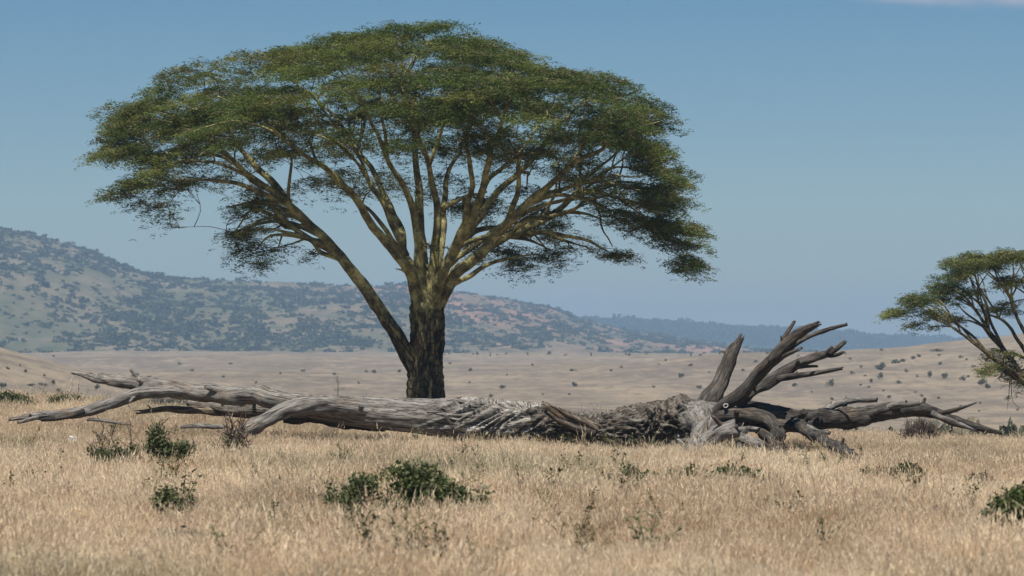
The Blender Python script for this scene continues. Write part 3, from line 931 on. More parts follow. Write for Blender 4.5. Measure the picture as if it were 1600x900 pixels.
# bole: smooth wood on the left, twisted torn wood in the middle, crumbling bark on the right
bole = [(425, 626, 0.3, 14), (455, 630, 0.2, 16), (500, 637, 0, 20), (550, 643, 0, 23), (600, 647, 0, 25), (660, 651, 0, 27), (720, 656, 0, 29), (770, 659, 0, 29), (810, 661, 0, 28), (850, 663, 0.1, 25), (890, 671, 0.2, 21), (930, 676, 0.2, 22), (970, 672, 0, 27), (1020, 668, 0, 30), (1060, 664, -0.1, 34), (1090, 660, -0.2, 36), (1120, 652, -0.1, 26), (1150, 645, 0, 16)]
def boledisp(C, s, th, R, ring):
    n_, m_ = len(s), len(th)
    pxs = (C[:, 0] / m_per_px(LD) + 800)
    tw = sm(pxs, 640, 760) * (1 - sm(pxs, 830, 890))          # twisted torn section
    cb = sm(pxs, 830, 880) * (1 - sm(pxs, 1065, 1095))        # bark section
    A = th[None, :] + 0.0 * s[:, None]
    swirl = A + 1.1 * (s[:, None] - s[0])
    S = np.broadcast_to(s[:, None], A.shape)
    G0 = np.stack([np.cos(A) * 1.5, np.sin(A) * 1.5, S * 0.35], -1).reshape(-1, 3)
    g0 = fbm(G0, 3, 201).reshape(A.shape) * 0.10
    Gf = np.stack([np.cos(A) * 9, np.sin(A) * 9, S * 0.8], -1).reshape(-1, 3)
    gf = fbm(Gf, 2, 202).reshape(A.shape) * 0.022
    Gt = np.stack([np.cos(swirl) * 3.0, np.sin(swirl) * 3.0, S * 0.9], -1).reshape(-1, 3)
    wv = vnoise(Gt * 0.6, 203)[:, None] * 1.2
    gt = (1 - 2 * np.abs(fbm(Gt * 1.2 + wv, 3, 204))).reshape(A.shape)
    Gc = np.stack([np.cos(A) * 4.5, np.sin(A) * 4.5, S * 3.0], -1).reshape(-1, 3)
    gc = (1 - 2 * np.abs(fbm(Gc + vnoise(Gc * 0.5, 8)[:, None], 3, 205))).reshape(A.shape)
    return R[:, None] * (g0 + gf + tw[:, None] * gt * 0.34 + cb[:, None] * gc * 0.40)
mb = MB()
P, R = lconv(bole)
C_, R_ = sweep(mb, P, R, 110, 0.035, disp=boledisp, seed=61)
trunk_o = mb.build('trunk', None, fallen, LORG)
me = trunk_o.data
for m_ in (M_LOG, M_PALE, M_DARKBARK):
    me.materials.append(m_)
cx = np.empty(len(me.polygons) * 3)
me.polygons.foreach_get('center', cx)
cx = cx.reshape(-1, 3)
pp = (cx[:, 0] + LORG[0]) / m_per_px(LD) + 800
nzz = 45 * fbm((cx + LORG) * np.array((1.5, 1.5, 3.5)), 3, 91)
mi = np.where(pp + nzz < 735, 0, np.where(pp + nzz < 845, 1, np.where(pp + nzz < 1075, 2, 0)))
me.polygons.foreach_set('material_index', mi.astype(np.int32))
# ridges of torn wood and bark over the middle of the trunk
idx_px = C_[:, 0] / m_per_px(LD) + 800
def surf_pt(px, ang, lift):
    i = int(np.clip(np.searchsorted(idx_px, px), 1, len(C_) - 2))
    T = C_[i + 1] - C_[i - 1]; T /= np.linalg.norm(T)
    W = np.array((0, 0, 1.0)) - T * T[2]; W /= np.linalg.norm(W)
    N = np.cross(T, W); 
    if N[1] > 0: N = -N                         # towards -Y
    return C_[i] + (N * math.cos(ang) + W * math.sin(ang)) * (R_[i] * lift)
rs = np.random.default_rng(77)
for k in range(24):
    px0 = rs.uniform(655, 815); a0 = rs.uniform(-0.75, 1.45)
    ln = rs.uniform(30, 85); slope = -0.45 + rs.normal(0, 0.12)
    pts = []
    for t in np.linspace(0, 1, 5):
        pts.append(surf_pt(min(px0 + ln * t, 850), a0 + slope * t + rs.normal(0, 0.07), 1.0 + 0.07 * math.sin(t * math.pi) + rs.normal(0, 0.025)))
    w = rs.uniform(0.014, 0.036)
    mb = MB()
    sweep(mb, pts, [w * 0.4, w, w * 1.1, w * 0.8, w * 0.25], 8, 0.06, amp=0.35, kf=1.5, ks=5, seed=300 + k)
    mb.build('bark_strip', M_PALE if rs.random() < 0.3 else M_LOG, fallen, LORG)
for k in range(22):
    px0 = rs.uniform(925, 1075); a0 = rs.uniform(-0.7, 1.4)
    ln = rs.uniform(12, 34)
    pts = []
    for t in np.linspace(0, 1, 4):
        pts.append(surf_pt(min(px0 + ln * t, 1090), a0 + rs.normal(0, 0.16), 0.98 + 0.10 * math.sin(t * math.pi) + rs.normal(0, 0.04)))
    w = rs.uniform(0.022, 0.06)
    mb = MB()
    sweep(mb, pts, [w * 0.5, w, w * 0.9, w * 0.4], 7, 0.05, amp=0.5, kf=1.7, ks=7, seed=400 + k)
    mb.build('bark_chunk', M_DARKBARK, fallen, LORG)
# limbs: (material, jagged end, points)
BR = [
    # left fork
    (M_LOG, 3.5, [(470, 633, 0.1, 14), (430, 626, 0.2, 15), (400, 620, 0.5, 14.5), (330, 613, 1.1, 14), (265, 607, 1.7, 12.5), (200, 599, 2.3, 11), (160, 593, 2.7, 8.5), (140, 588, 2.9, 6), (122, 584, 3.0, 2.8)]),
    (M_LOG, 1.8, [(300, 613, 1.3, 9), (260, 612, 1.5, 9.5), (222, 615, 1.5, 9.2), (195, 623, 1.3, 9), (165, 633, 1.0, 9), (130, 641, 0.7, 8.5), (90, 646, 0.4, 7.5), (50, 650, 0.1, 5.5), (18, 655, -0.1, 2.8)]),
    (M_LIMB, 1.5, [(130, 643, 0.6, 5), (110, 650, 0.3, 4.5), (80, 654, 0.1, 3.6), (66, 656, 0, 2.2)]),
    (M_LOG, 1.2, [(60, 652, 0, 3.5), (45, 656, -0.1, 3), (30, 660, -0.2, 2)]),
    (M_LOG, 1.6, [(480, 642, 0.9, 11), (430, 643, 1.2, 11), (390, 640, 1.5, 10.5), (350, 635, 1.8, 9), (325, 631, 2.0, 7), (300, 630, 2.2, 5.5)]),
    (M_BROWN, 1.6, [(400, 650, 1.6, 7), (350, 645, 1.8, 6.8), (300, 641, 2.0, 6.2), (255, 640, 2.2, 5), (216, 644, 2.4, 3.4)]),
    (M_LOG, 1.4, [(640, 650, -0.05, 10), (590, 643, -0.15, 12), (545, 636, -0.4, 12.5), (500, 633, -0.75, 12.5), (465, 638, -0.95, 13), (435, 647, -1.15, 13), (405, 661, -1.35, 13), (380, 677, -1.55, 11)]),
    (M_LIMB, 1.0, [(600, 660, 0.5, 14), (550, 660, 0.9, 12), (500, 655, 1.2, 11), (450, 652, 1.4, 9)]),
    # broken prong in the middle
    (M_BROWN, 1.3, [(955, 678, 0, 11), (928, 669, -0.1, 10), (902, 660, -0.2, 9), (877, 648, -0.3, 8), (854, 634, -0.35, 6)]),
    # right fan
    (M_LIMB, 2.6, [(1085, 662, -0.1, 26), (1100, 640, 0, 22), (1117, 612, 0.2, 16), (1133, 578, 0.4, 13.5), (1146, 550, 0.5, 11), (1155, 533, 0.55, 5.5)]),
    (M_LIMB, 1.6, [(1110, 652, -0.4, 14), (1130, 634, -0.6, 14), (1160, 606, -0.9, 14), (1198, 567, -1.3, 13), (1232, 534, -1.7, 11), (1258, 516, -2.0, 9), (1276, 507, -2.2, 5.5)]),
    (M_LIMB, 1.5, [(1220, 543, -1.6, 6), (1229, 524, -1.4, 4.5), (1240, 504, -1.2, 3.2)]),
    (M_LIMB, 0.8, [(1206, 570, -1.3, 6.5), (1235, 545, -1.0, 6), (1262, 527, -0.7, 5), (1295, 515, -0.4, 4.2), (1322, 507, -0.2, 3.2)]),
    (M_LIMB, 1.4, [(1200, 572, -1.2, 6), (1222, 558, -1.6, 5.5), (1250, 545, -2.0, 3.2)]),
    (M_LIMB, 1.4, [(1125, 650, 0.1, 13), (1150, 628, 0.2, 13), (1180, 608, 0.4, 12.5), (1215, 589, 0.7, 12), (1250, 570, 1.0, 10), (1285, 556, 1.3, 8), (1305, 546, 1.5, 6), (1318, 536, 1.6, 4)]),
    (M_LIMB, 1.2, [(1294, 555, 1.4, 5), (1308, 553, 1.2, 4), (1316, 551, 1.1, 3)]),
    (M_LIMB, 1.2, [(1215, 592, 0.6, 7), (1245, 589, 0.2, 6), (1280, 584, -0.2, 4.8), (1314, 576, -0.5, 3.4)]),
    (M_LIMB, 1.2, [(1222, 583, 0.9, 5), (1248, 577, 1.2, 4.2), (1275, 572, 1.4, 2.6)]),
    (M_LIMB, 0.8, [(1240, 577, 0.9, 4), (1245, 568, 0.7, 4), (1247, 563, 0.6, 3.2)]),
    (M_LIMB, 0.9, [(1290, 555, 1.3, 3), (1300, 543, 1.2, 3)]),
    # long limb to the right
    (M_LIMB, 1.4, [(1140, 640, 0.5, 12), (1180, 640, 0.9, 12.5), (1220, 650, 1.3, 13), (1260, 656, 1.7, 14), (1295, 656, 2.0, 16), (1340, 650, 2.3, 15.5), (1390, 641, 2.6, 13), (1430, 640, 2.8, 11), (1465, 647, 2.9, 9), (1500, 661, 3.0, 7.5), (1535, 670, 3.0, 5.5), (1562, 676, 3.0, 3)]),
    (M_LOG, 1.3, [(1282, 644, 2.1, 5.5), (1305, 633, 2.6, 5.5), (1332, 627, 3.0, 4.8), (1367, 625, 3.4, 3.4)]),
    (M_LOG, 1.5, [(1385, 637, 2.5, 6), (1408, 632, 2.2, 5.5), (1432, 629, 1.9, 5)]),
    (M_LIMB, 1.2, [(1462, 646, 2.9, 4), (1485, 641, 2.5, 3.4), (1505, 635, 2.2, 2.5), (1524, 630, 2.0, 1.4)]),
    (M_LOG, 1.0, [(1455, 645, 2.6, 4.5), (1490, 660, 2.5, 4), (1525, 672, 2.4, 2.5)]),
    # tangle below the fork
    (M_LOG, 0.5, [(1095, 655, -0.6, 24), (1100, 672, -1.6, 20), (1096, 690, -2.9, 17), (1086, 712, -4.4, 11)]),
    (M_LOG, 0.5, [(1088, 702, -3.4, 10), (1105, 692, -3.4, 14), (1125, 680, -3.5, 14), (1147, 669, -3.6, 13)]),
    (M_BROWN, 1.6, [(1135, 672, -3.6, 4.5), (1124, 660, -3.7, 4.5), (1115, 652, -3.8, 3)]),
    (M_LIMB, 0.6, [(1120, 648, -0.5, 14), (1160, 650, -0.8, 12.5), (1190, 656, -1.0, 11), (1210, 668, -1.2, 10), (1222, 678, -1.3, 8)]),
    (M_LIMB, 0.5, [(1160, 660, -0.4, 10), (1195, 668, -0.7, 10), (1215, 678, -1.5, 9), (1224, 684, -1.6, 7)]),
    (M_LIMB, 0.4, [(1160, 650, 0.2, 10), (1210, 660, 0.0, 9.5), (1253, 666, -0.2, 9.5)]),
    (M_LIMB, 0.6, [(1235, 655, 0.4, 8.5), (1262, 673, -2.0, 9), (1285, 688, -4.6, 9), (1308, 701, -7.2, 9), (1335, 715, -10.0, 7.5)]),
    (M_LOG, 1.0, [(1240, 662, 0.0, 5), (1270, 671, -2.6, 4.2), (1295, 676, -4.0, 3.2)]),
    (M_LOG, 0.4, [(1140, 680, -1.0, 10), (1165, 686, -2.2, 11), (1190, 698, -3.4, 10)]),
    (M_LIMB, 0.6, [(1180, 665, 0.0, 9), (1198, 684, -1.6, 8), (1218, 708, -3.6, 6)]),
    (M_LIMB, 0.6, [(1150, 668, 0.3, 10), (1152, 690, -1.4, 9), (1160, 712, -3.4, 7)]),
    (M_LOG, 1.0, [(1130, 674, -1.0, 5), (1160, 672, -1.4, 5), (1184, 671, -1.6, 4)]),
    (M_LOG, 1.0, [(1060, 688, -3.6, 3), (1072, 702, -4.2, 4), (1083, 716, -4.8, 4)]),
    (M_LIMB, 0.8, [(1240, 656, 1.5, 6), (1253, 648, 1.0, 6), (1257, 644, 0.8, 5)]),
    (M_LIMB, 0.8, [(1265, 664, 1.6, 9), (1275, 662, 1.0, 8), (1278, 660, 0.6, 7)]),
]
for i, (m_, jag, L) in enumerate(BR):
    P, R = lconv(L)
    if i == 9: R = R * 0.86
    if 10 <= i <= 19: R = R * 0.76            # the raised fan of limbs
    mb = MB()
    sg = 20 if R.max() > 0.13 else 12
    sweep(mb, P, R, sg, 0.05 if R.max() > 0.13 else 0.07, amp=0.24, kf=1.7, ks=2.1, jag=jag * 1.25, bend=0.04 + 0.16 * R.max(), seed=500 + i, octaves=4)
    lo = mb.build('limb', m_, fallen, LORG)
    lr = np.random.default_rng(1500 + i)
    Ln = np.linalg.norm(np.diff(P, axis=0), axis=1).sum()
    if Ln > 0.9 and i != 8:
        C2 = catmull(np.column_stack([P, R]), 40)
        for q in range(int(min(4, 1 + Ln * 0.7))):          # broken stubs of side branches
            k = int(lr.uniform(8, 36))
            T = C2[k + 1, :3] - C2[k - 1, :3]; T /= np.linalg.norm(T)
            d = lr.normal(0, 1, 3); d[2] = abs(d[2]) * 0.8; d -= T * d.dot(T); d /= np.linalg.norm(d)
            d = d * 0.85 + T * lr.uniform(0.1, 0.8)
            rr_ = C2[k, 3]
            ln_ = rr_ * lr.uniform(1.5, 2.6)
            c0 = C2[k, :3]
            sb = MB()
            sweep(sb, [c0, c0 + d * ln_ * 0.6, c0 + d * ln_], [rr_ * 0.42, rr_ * 0.3, rr_ * 0.2], 9, 0.03, amp=0.3, kf=1.6, ks=6, jag=2.0, seed=1600 + i * 5 + q)
            sb.build('stub', m_, lo, LORG)
for lab, L in (('pale dead branch lying in the grass beside the dark spiky bush', [(352, 667, -0.6, 3.5), (322, 665, -0.5, 4), (285, 667, -0.3, 3)]),
               ('thin grey dead branch lying in the grass under the forked log end', [(205, 663, 0.4, 2), (170, 658, 0.4, 2.6), (138, 655, 0.3, 3)])):
    P, R = lconv(L)
    b = P[1].copy(); b[2] = gz(b[0], b[1])
    mb = MB()
    sweep(mb, P - b, R, 10, 0.06, amp=0.18, kf=1.9, ks=1.3, jag=1.0, bend=0.03, seed=881)
    o = mb.build('dead_branch', M_LOG)
    o.location = tuple(b)
    tag(o, lab, 'branch')
for q, L in enumerate(([(935, 672, -0.25, 4), (905, 656, -0.35, 4), (880, 642, -0.4, 3), (862, 634, -0.42, 1.5)], [(930, 676, -0.3, 5), (900, 668, -0.4, 5), (872, 656, -0.45, 3.5), (858, 645, -0.45, 1.5)], [(900, 662, 0.05, 4), (875, 642, 0.0, 3.6), (850, 629, -0.1, 2)])):
    P, R = lconv(L)
    mb = MB()
    sweep(mb, P, R, 9, 0.05, amp=0.4, kf=1.6, ks=4, jag=2.5, bend=0.03, seed=860 + q)
    mb.build('splinter', (M_BROWN, M_DARKBARK, M_LOG)[q], fallen, LORG)
# knot hole with a pale rim of wood
def torus_mesh(c, r, t, tilt, wob=0.12):
    th = np.linspace(0, 2 * math.pi, 22, endpoint=False)
    pts = np.column_stack([np.cos(th), np.zeros_like(th), np.sin(th)]) * (r * (1 + wob * np.sin(th * 2 + 1)))[:, None]
    mb = MB()
    ph = np.linspace(0, 2 * math.pi, 9, endpoint=False)
    V = []
    for k, a in enumerate(th):
        d = np.array((math.cos(a), 0, math.sin(a)))
        for b in ph:
            V.append(pts[k] + d * t * math.cos(b) + np.array((0, t * 1.3 * math.sin(b), 0)))
    V = np.array(V) + c
    Q = [(i * 9 + j, ((i + 1) % 22) * 9 + j, ((i + 1) % 22) * 9 + (j + 1) % 9, i * 9 + (j + 1) % 9) for i in range(22) for j in range(9)]
    mb.add(V, Q)
    return mb
kc = at(1134, 634, LD - 0.6 - 0.30)
n = NT('bleached_knot_rim')
n.surf(n.ramp(n.noise(n.pos(), 25, 3), [(0.3, (0.30, 0.28, 0.25)), (0.7, (0.52, 0.50, 0.46))]), 0.8)
torus_mesh(kc, 0.052, 0.016, 0).build('knot_rim', n.m, fallen, LORG)
n = NT('hollow_wood')
n.surf((0.03, 0.024, 0.018), 0.95)
mb = MB()
sweep(mb, [kc + np.array((0, 0.02, 0)), kc + np.array((0, 0.3, 0))], [0.05, 0.07], 12, 0.1)
mb.build('knot_hole', n.m, fallen, LORG)

# ------------------------------------------------------------------ grass
def tuft(seed, nb=60, h=0.30, spread=0.22, lean=0.4, w=0.0042):
    r = np.random.default_rng(seed)
    V, Q, T, A = [], [], [], []
    for k in range(nb):
        a = r.uniform(0, 6.283); d = spread * math.sqrt(r.random())
        b = np.array((math.cos(a) * d, math.sin(a) * d, -0.03))
        stalk = r.random() < 0.30
        hh = h * (r.uniform(0.9, 1.5) if stalk else r.uniform(0.35, 1.05))
        la = r.uniform(0, 6.283)
        ln = hh * abs(r.normal(0, lean)) * (0.5 if stalk else 0.9) + 0.01
        if not stalk and r.random() < 0.15: ln = hh * r.uniform(0.8, 1.5); hh *= 0.6      # broken, lying blades
        mid = b + np.array((math.cos(la) * ln * 0.35, math.sin(la) * ln * 0.35, hh * 0.58))
        tip = b + np.array((math.cos(la) * ln + 0.05 * hh, math.sin(la) * ln, hh * r.uniform(0.85, 1.0)))
        fa = r.uniform(0, math.pi)
        s = np.array((math.cos(fa), math.sin(fa), 0)) * w * (0.55 if stalk else r.uniform(0.7, 1.4))
        n0 = len(V)
        V += [b - s, b + s, mid + s * 0.8, mid - s * 0.8]
        A += [0, 0, 0, 0]
        Q.append((n0, n0 + 1, n0 + 2, n0 + 3))
        if stalk:                                    # a feathery seed head
            m1 = mid * 0.5 + tip * 0.5
            V += [m1 - s, m1 + s]
            A += [0, 0]
            Q.append((n0 + 3, n0 + 2, n0 + 5, n0 + 4))
            for z in range(3):
                t = 0.1 + 0.3 * z
                c = m1 * (1 - t) + tip * t
                o = r.normal(0, 0.007, 3)
                e = c + (tip - m1) * 0.75 + o
                n1 = len(V)
                q = np.array((math.cos(fa + z), math.sin(fa + z), 0)) * 0.0042
                V += [c - q, c + q, e]
                A += [1, 1, 1]
                T.append((n1, n1 + 1, n1 + 2))
        else:
            V += [tip]
            A += [0]
            T.append((n0 + 3, n0 + 2, n0 + 4))
    return np.array(V), np.array(Q), np.array(T), np.array(A, float)
TUFTS = [tuft(700 + k, 58, 0.19 + 0.022 * (k % 4), 0.21, 0.30 + 0.12 * (k % 3)) for k in range(8)]
rg = np.random.default_rng(21)
def wedge(n, d0, d1, half=0.245, pw=2.0):
    d = (rg.uniform(0, 1, n) * (d1 ** pw - d0 ** pw) + d0 ** pw) ** (1 / pw)
    x = rg.uniform(-half, half, n) * d + rg.uniform(-1, 1, n)
    return x, d
def grass(name, label, n, d0, d1, sc, pw=2.0):
    x, y = wedge(n, d0, d1, pw=pw)
    P3 = np.column_stack([x, y, np.zeros_like(x)])
    dens = fbm(P3 * np.array((0.22, 0.11, 1)), 3, 51)
    keep = rg.random(n) < np.clip(0.80 + 0.6 * dens + 0.5 * fbm(P3 * np.array((1.3, 0.8, 1)), 2, 58), 0.2, 1)
    x, y, P3, dens = x[keep], y[keep], P3[keep], dens[keep]
    n = len(x)
    patch = fbm(P3 * np.array((0.33, 0.12, 1)), 4, 52)
    patch2 = fbm(P3 * np.array((0.7, 0.3, 1)) + 40, 3, 53)
    straw = np.array((0.74, 0.56, 0.375))
    pale = np.array((0.86, 0.72, 0.50))
    brown = np.array((0.42, 0.29, 0.165))
    rust = np.array((0.57, 0.39, 0.235))
    olive = np.array((0.22, 0.20, 0.085))
    def mixc(a, b, t): return a * (1 - t[:, None]) + b * t[:, None]
    c = np.repeat(straw[None], n, 0)
    c = mixc(c, np.repeat(pale[None], n, 0), np.clip(patch * 0.9 + 0.25 + 0.25 * rg.normal(0, 1, n), 0, 1))
    c = mixc(c, np.repeat(rust[None], n, 0), np.clip(patch2 * 1.0 + 0.12 + 0.28 * rg.normal(0, 1, n), 0, 0.8))
    c = mixc(c, np.repeat(brown[None], n, 0), np.clip(-patch * 1.5 - 0.05 + 0.35 * rg.normal(0, 1, n), 0, 0.85))
    og = fbm(P3 * np.array((0.16, 0.09, 1)) + 90, 3, 54)
    c = mixc(c, np.repeat(olive[None], n, 0), np.clip(og * 1.7 - 0.55 + 0.25 * rg.normal(0, 1, n), 0, 0.8))
    c *= (1 + 0.10 * rg.normal(0, 1, n))[:, None]
    s = sc * np.clip(rg.lognormal(-0.02, 0.25, n), 0.5, 1.8) * (1 - 0.25 * np.exp(-((y - 73) / 5) ** 2)) * (1 + 0.22 * np.clip(patch2, -1, 1) + 0.20 * np.clip(fbm(P3 * np.array((1.1, 0.7, 1)), 2, 57), -1, 1))
    o = scatter(name, TUFTS, np.column_stack([x, y, ground(x, y)]), np.column_stack([rg.normal(0, 0.10, n), rg.normal(0, 0.10, n), rg.uniform(0, 6.28, n)]),
                np.column_stack([s * 1.1, s * 1.1, s]), rg.integers(0, len(TUFTS), n), np.clip(c, 0.01, 1), M_GRASS, None, (0, 60, 0))
    tag(o, label, 'grass', kind='stuff')
    return o
grass('dry_grass', 'dry straw coloured savanna grass covering the plain', 145000, 18, 142, 0.92, 1.75)
TUFTS_S = TUFTS
TUFTS = [tuft(760 + k, 16, 0.34 + 0.04 * (k % 3), 0.10, 0.45, 0.0045) for k in range(5)]
straw_l = grass('tall_grass', 'taller brown grass stalks standing above the straw coloured grass', 7000, 19, 120, 1.0, 1.6)
# ------------------------------------------------------------------ shrubs and herbs of the near grass
def near_ground(px, py):
    """distance at which the line of sight through (px, py) meets the near grassland"""
    ds = np.linspace(20, 140, 500)
    A = np.array([at(px, py, d) for d in ds])
    h = A[:, 2] - ground(A[:, 0], A[:, 1])
    k = np.argmax(h < 0) if (h < 0).any() else len(ds) - 1
    return float(ds[k])
def leafset(seed, nl=13, l0=0.035, l1=0.07):
    r = np.random.default_rng(seed)
    V, Q = [], []
    for k in range(nl):
        b = r.normal(0, 0.045, 3)
        d = r.normal(0, 1, 3); d[2] = abs(d[2]) * 0.7; d /= np.linalg.norm(d)
        s = np.cross(d, r.normal(0, 1, 3)); s /= np.linalg.norm(s)
        l = r.uniform(l0, l1); w = l * r.uniform(0.4, 0.6)
        n0 = len(V)
        V += [b, b + d * l * 0.5 - s * w * 0.5, b + d * l, b + d * l * 0.5 + s * w * 0.5]
        Q.append((n0, n0 + 1, n0 + 2, n0 + 3))
    return np.array(V), np.array(Q), None
LEAFSETS = [leafset(900 + k) for k in range(5)]
def shrub(name, label, cat, base, blobs, nleaf, nstem, seed, cols=((0.05, 0.07, 0.026), (0.165, 0.175, 0.07)), twig_up=0, group=None, leaf_s=1.0, deep=0.6):
    """base: (px, py) where it stands; blobs: (px, py, rx, ry) of its leafy masses"""
    nleaf = int(nleaf * 1.8)
    r = np.random.default_rng(seed)
    D = near_ground(*base)
    k = m_per_px(D)
    b = at(base[0], base[1], D)
    b[2] = gz(b[0], b[1])
    root = empty(name, b)
    tag(root, label, cat, group)
    st = MB()
    ends = []
    for q in range(nstem):
        bl = blobs[r.integers(len(blobs))]
        e = at(bl[0] + r.uniform(-0.8, 0.8) * bl[2], bl[1] + r.uniform(-1.0, 0.5) * bl[3], D + r.uniform(-1, 1) * bl[2] * k * deep)
        fx = e[0] + r.normal(0, 0.08) + (b[0] - e[0]) * 0.35
        f = np.array((fx, b[1] + (e[1] - b[1]) * 0.5, 0)); f[2] = gz(f[0], f[1]) - 0.03
        m = (f + e) / 2 + r.normal(0, 0.05, 3)
        sweep(st, [f, m, e], [0.011, 0.008, 0.004], 5, 0.1, bend=0.03, seed=seed + q, cap=False)
        ends.append(e)
    for q in range(twig_up):
        bl = blobs[r.integers(len(blobs))]
        f = at(bl[0] + r.uniform(-0.6, 0.6) * bl[2], bl[1] + bl[3], D); f[2] = gz(f[0], f[1])
        h = r.uniform(0.4, 1.0)
        e = f + np.array((r.normal(0, 0.28), r.normal(0, 0.2), h))
        m = (f + e) / 2 + r.normal(0, 0.07, 3)
        C, R2 = sweep(st, [f, m, e], [0.014, 0.010, 0.004], 5, 0.08, bend=0.06, seed=seed + 50 + q, cap=False)
        for z in range(4):
            s0 = C[r.integers(len(C) // 3, len(C))]
            sweep(st, [s0, s0 + r.normal(0, 0.06, 3) + np.array((0, 0, 0.05)), s0 + r.normal(0, 0.13, 3) + np.array((0, 0, 0.12))], [0.006, 0.004, 0.002], 4, 0.08, cap=False)
    if st.n:
        st.build('stems', M_DRYTWIG, root, b)
    if nleaf:
        A = np.array([bl[2] * bl[3] for bl in blobs], float); A /= A.sum()
        which = r.choice(len(blobs), nleaf, p=A)
        B = np.array(blobs, float)[which]
        u = r.normal(0, 1, (nleaf, 3)); u /= np.linalg.norm(u, axis=1)[:, None]
        u *= (r.uniform(0, 1, nleaf) ** 0.45)[:, None]
        px = B[:, 0] + u[:, 0] * B[:, 2]; py = B[:, 1] + u[:, 1] * B[:, 3]
        P = np.array([at(x, y, D + dz * rx * k * deep) for x, y, dz, rx in zip(px, py, u[:, 2], B[:, 2])])
        cl = fbm(P * 5.0, 3, seed)
        keep = r.random(nleaf) < np.clip(0.42 + 1.2 * cl, 0.02, 1)
        P = P[keep]; cl = cl[keep]
        g = ground(P[:, 0], P[:, 1])
        P[:, 2] = np.maximum(P[:, 2], g + 0.03)
        m = len(P)
        t = np.clip(0.35 + 0.30 * r.normal(0, 1, m), 0, 1)[:, None]
        c = (np.array(cols[0]) * (1 - t) + np.array(cols[1]) * t) * (1 + 0.15 * r.normal(0, 1, (m, 1)))
        fo = scatter('foliage', LEAFSETS, P, r.uniform(0, 6.28, (m, 3)), leaf_s * r.uniform(0.7, 1.4, m), r.integers(0, 5, m), np.clip(c, 0.01, 1), M_SHRUB, root, b)
        fo['kind'] = 'stuff'
    return root
shrub('green_shrub', 'dense dark green arching shrub alone in the foreground grass', 'shrub', (640, 818),
      [(540, 778, 32, 20), (578, 762, 35, 22), (612, 752, 26, 22), (655, 748, 34, 26), (640, 790, 60, 14), (690, 770, 38, 24), (710, 788, 40, 16), (745, 792, 22, 12), (560, 785, 30, 10), (640, 737, 14, 12), (690, 758, 20, 20), (755, 778, 8, 16), (640, 765, 24, 14)], 1250, 46, 1, ((0.055, 0.08, 0.026), (0.20, 0.215, 0.085)))
shrub('green_shrub', 'low dark green creeping shrub in the grass before the fallen tangle of limbs', 'shrub', (1120, 774),
      [(1135, 750, 30, 13), (1165, 752, 30, 11), (1105, 752, 16, 11), (1072, 748, 10, 8), (1060, 752, 26, 9), (1000, 750, 20, 10), (985, 742, 8, 9), (1195, 756, 14, 8)], 950, 26, 2, ((0.045, 0.07, 0.022), (0.14, 0.165, 0.055)), leaf_s=1.25)
shrub('green_shrub', 'sparse olive shrub with thin stems near the small dark stone', 'shrub', (1400, 764),
      [(1365, 742, 16, 9), (1390, 744, 18, 9), (1418, 740, 18, 13), (1436, 742, 8, 8)], 300, 20, 3, ((0.06, 0.075, 0.03), (0.16, 0.155, 0.07)))
shrub('green_shrub', 'bright green bushy shrub cut by the edge of the grassland view', 'shrub', (1590, 845),
      [(1585, 803, 34, 26), (1560, 812, 28, 17), (1545, 820, 16, 11), (1605, 798, 34, 32), (1592, 780, 18, 16), (1650, 800, 45, 34)], 1500, 26, 4, ((0.045, 0.07, 0.02), (0.13, 0.16, 0.045)))
shrub('green_shrub', 'scrubby green shrub with bare grey twigs below the forked end of the log', 'shrub', (225, 742),
      [(250, 690, 16, 26), (240, 720, 18, 14), (265, 712, 18, 16), (285, 705, 12, 14), (190, 715, 16, 14), (160, 716, 16, 12), (210, 712, 12, 16), (145, 712, 8, 10)], 800, 22, 5, twig_up=12)
shrub('green_shrub', 'small sparse green shrub among tall stalks in blurred foreground grass', 'shrub', (268, 824),
      [(262, 782, 20, 18), (298, 790, 7, 24), (280, 800, 18, 10)], 260, 16, 6)
shrub('green_shrub', 'wide green shrub behind the grass, left of the forked log end', 'shrub', (20, 642),
      [(10, 625, 22, 12), (35, 628, 18, 10), (-20, 625, 25, 13)], 500, 18, 7, ((0.05, 0.075, 0.025), (0.13, 0.15, 0.05)), deep=0.5, leaf_s=1.5)
shrub('green_shrub', 'narrow green shrub beside a brown stalk behind the forked log end', 'shrub', (100, 642),
      [(85, 630, 14, 8), (105, 626, 16, 9), (120, 628, 10, 9)], 260, 14, 8, ((0.05, 0.075, 0.025), (0.13, 0.15, 0.05)), twig_up=5, deep=0.5, leaf_s=1.4)
shrub('grey_shrub', 'pale grey leafed shrub low in the blurred foreground grass', 'shrub', (275, 862), [(270, 848, 34, 14), (300, 852, 22, 10)], 260, 20, 9, ((0.13, 0.12, 0.09), (0.26, 0.24, 0.19)))
shrub('grey_shrub', 'brownish wilted shrub in the grass beyond the bright green one', 'shrub', (1525, 768), [(1500, 757, 16, 8), (1530, 755, 20, 10)], 240, 40, 10, ((0.12, 0.09, 0.055), (0.22, 0.16, 0.10)))
shrub('grey_shrub', 'straggly brown shrub standing in the grass before the low green creeper', 'shrub', (1095, 796), [(1095, 782, 16, 12), (1110, 790, 14, 8)], 130, 30, 11, ((0.13, 0.095, 0.055), (0.24, 0.17, 0.10)))

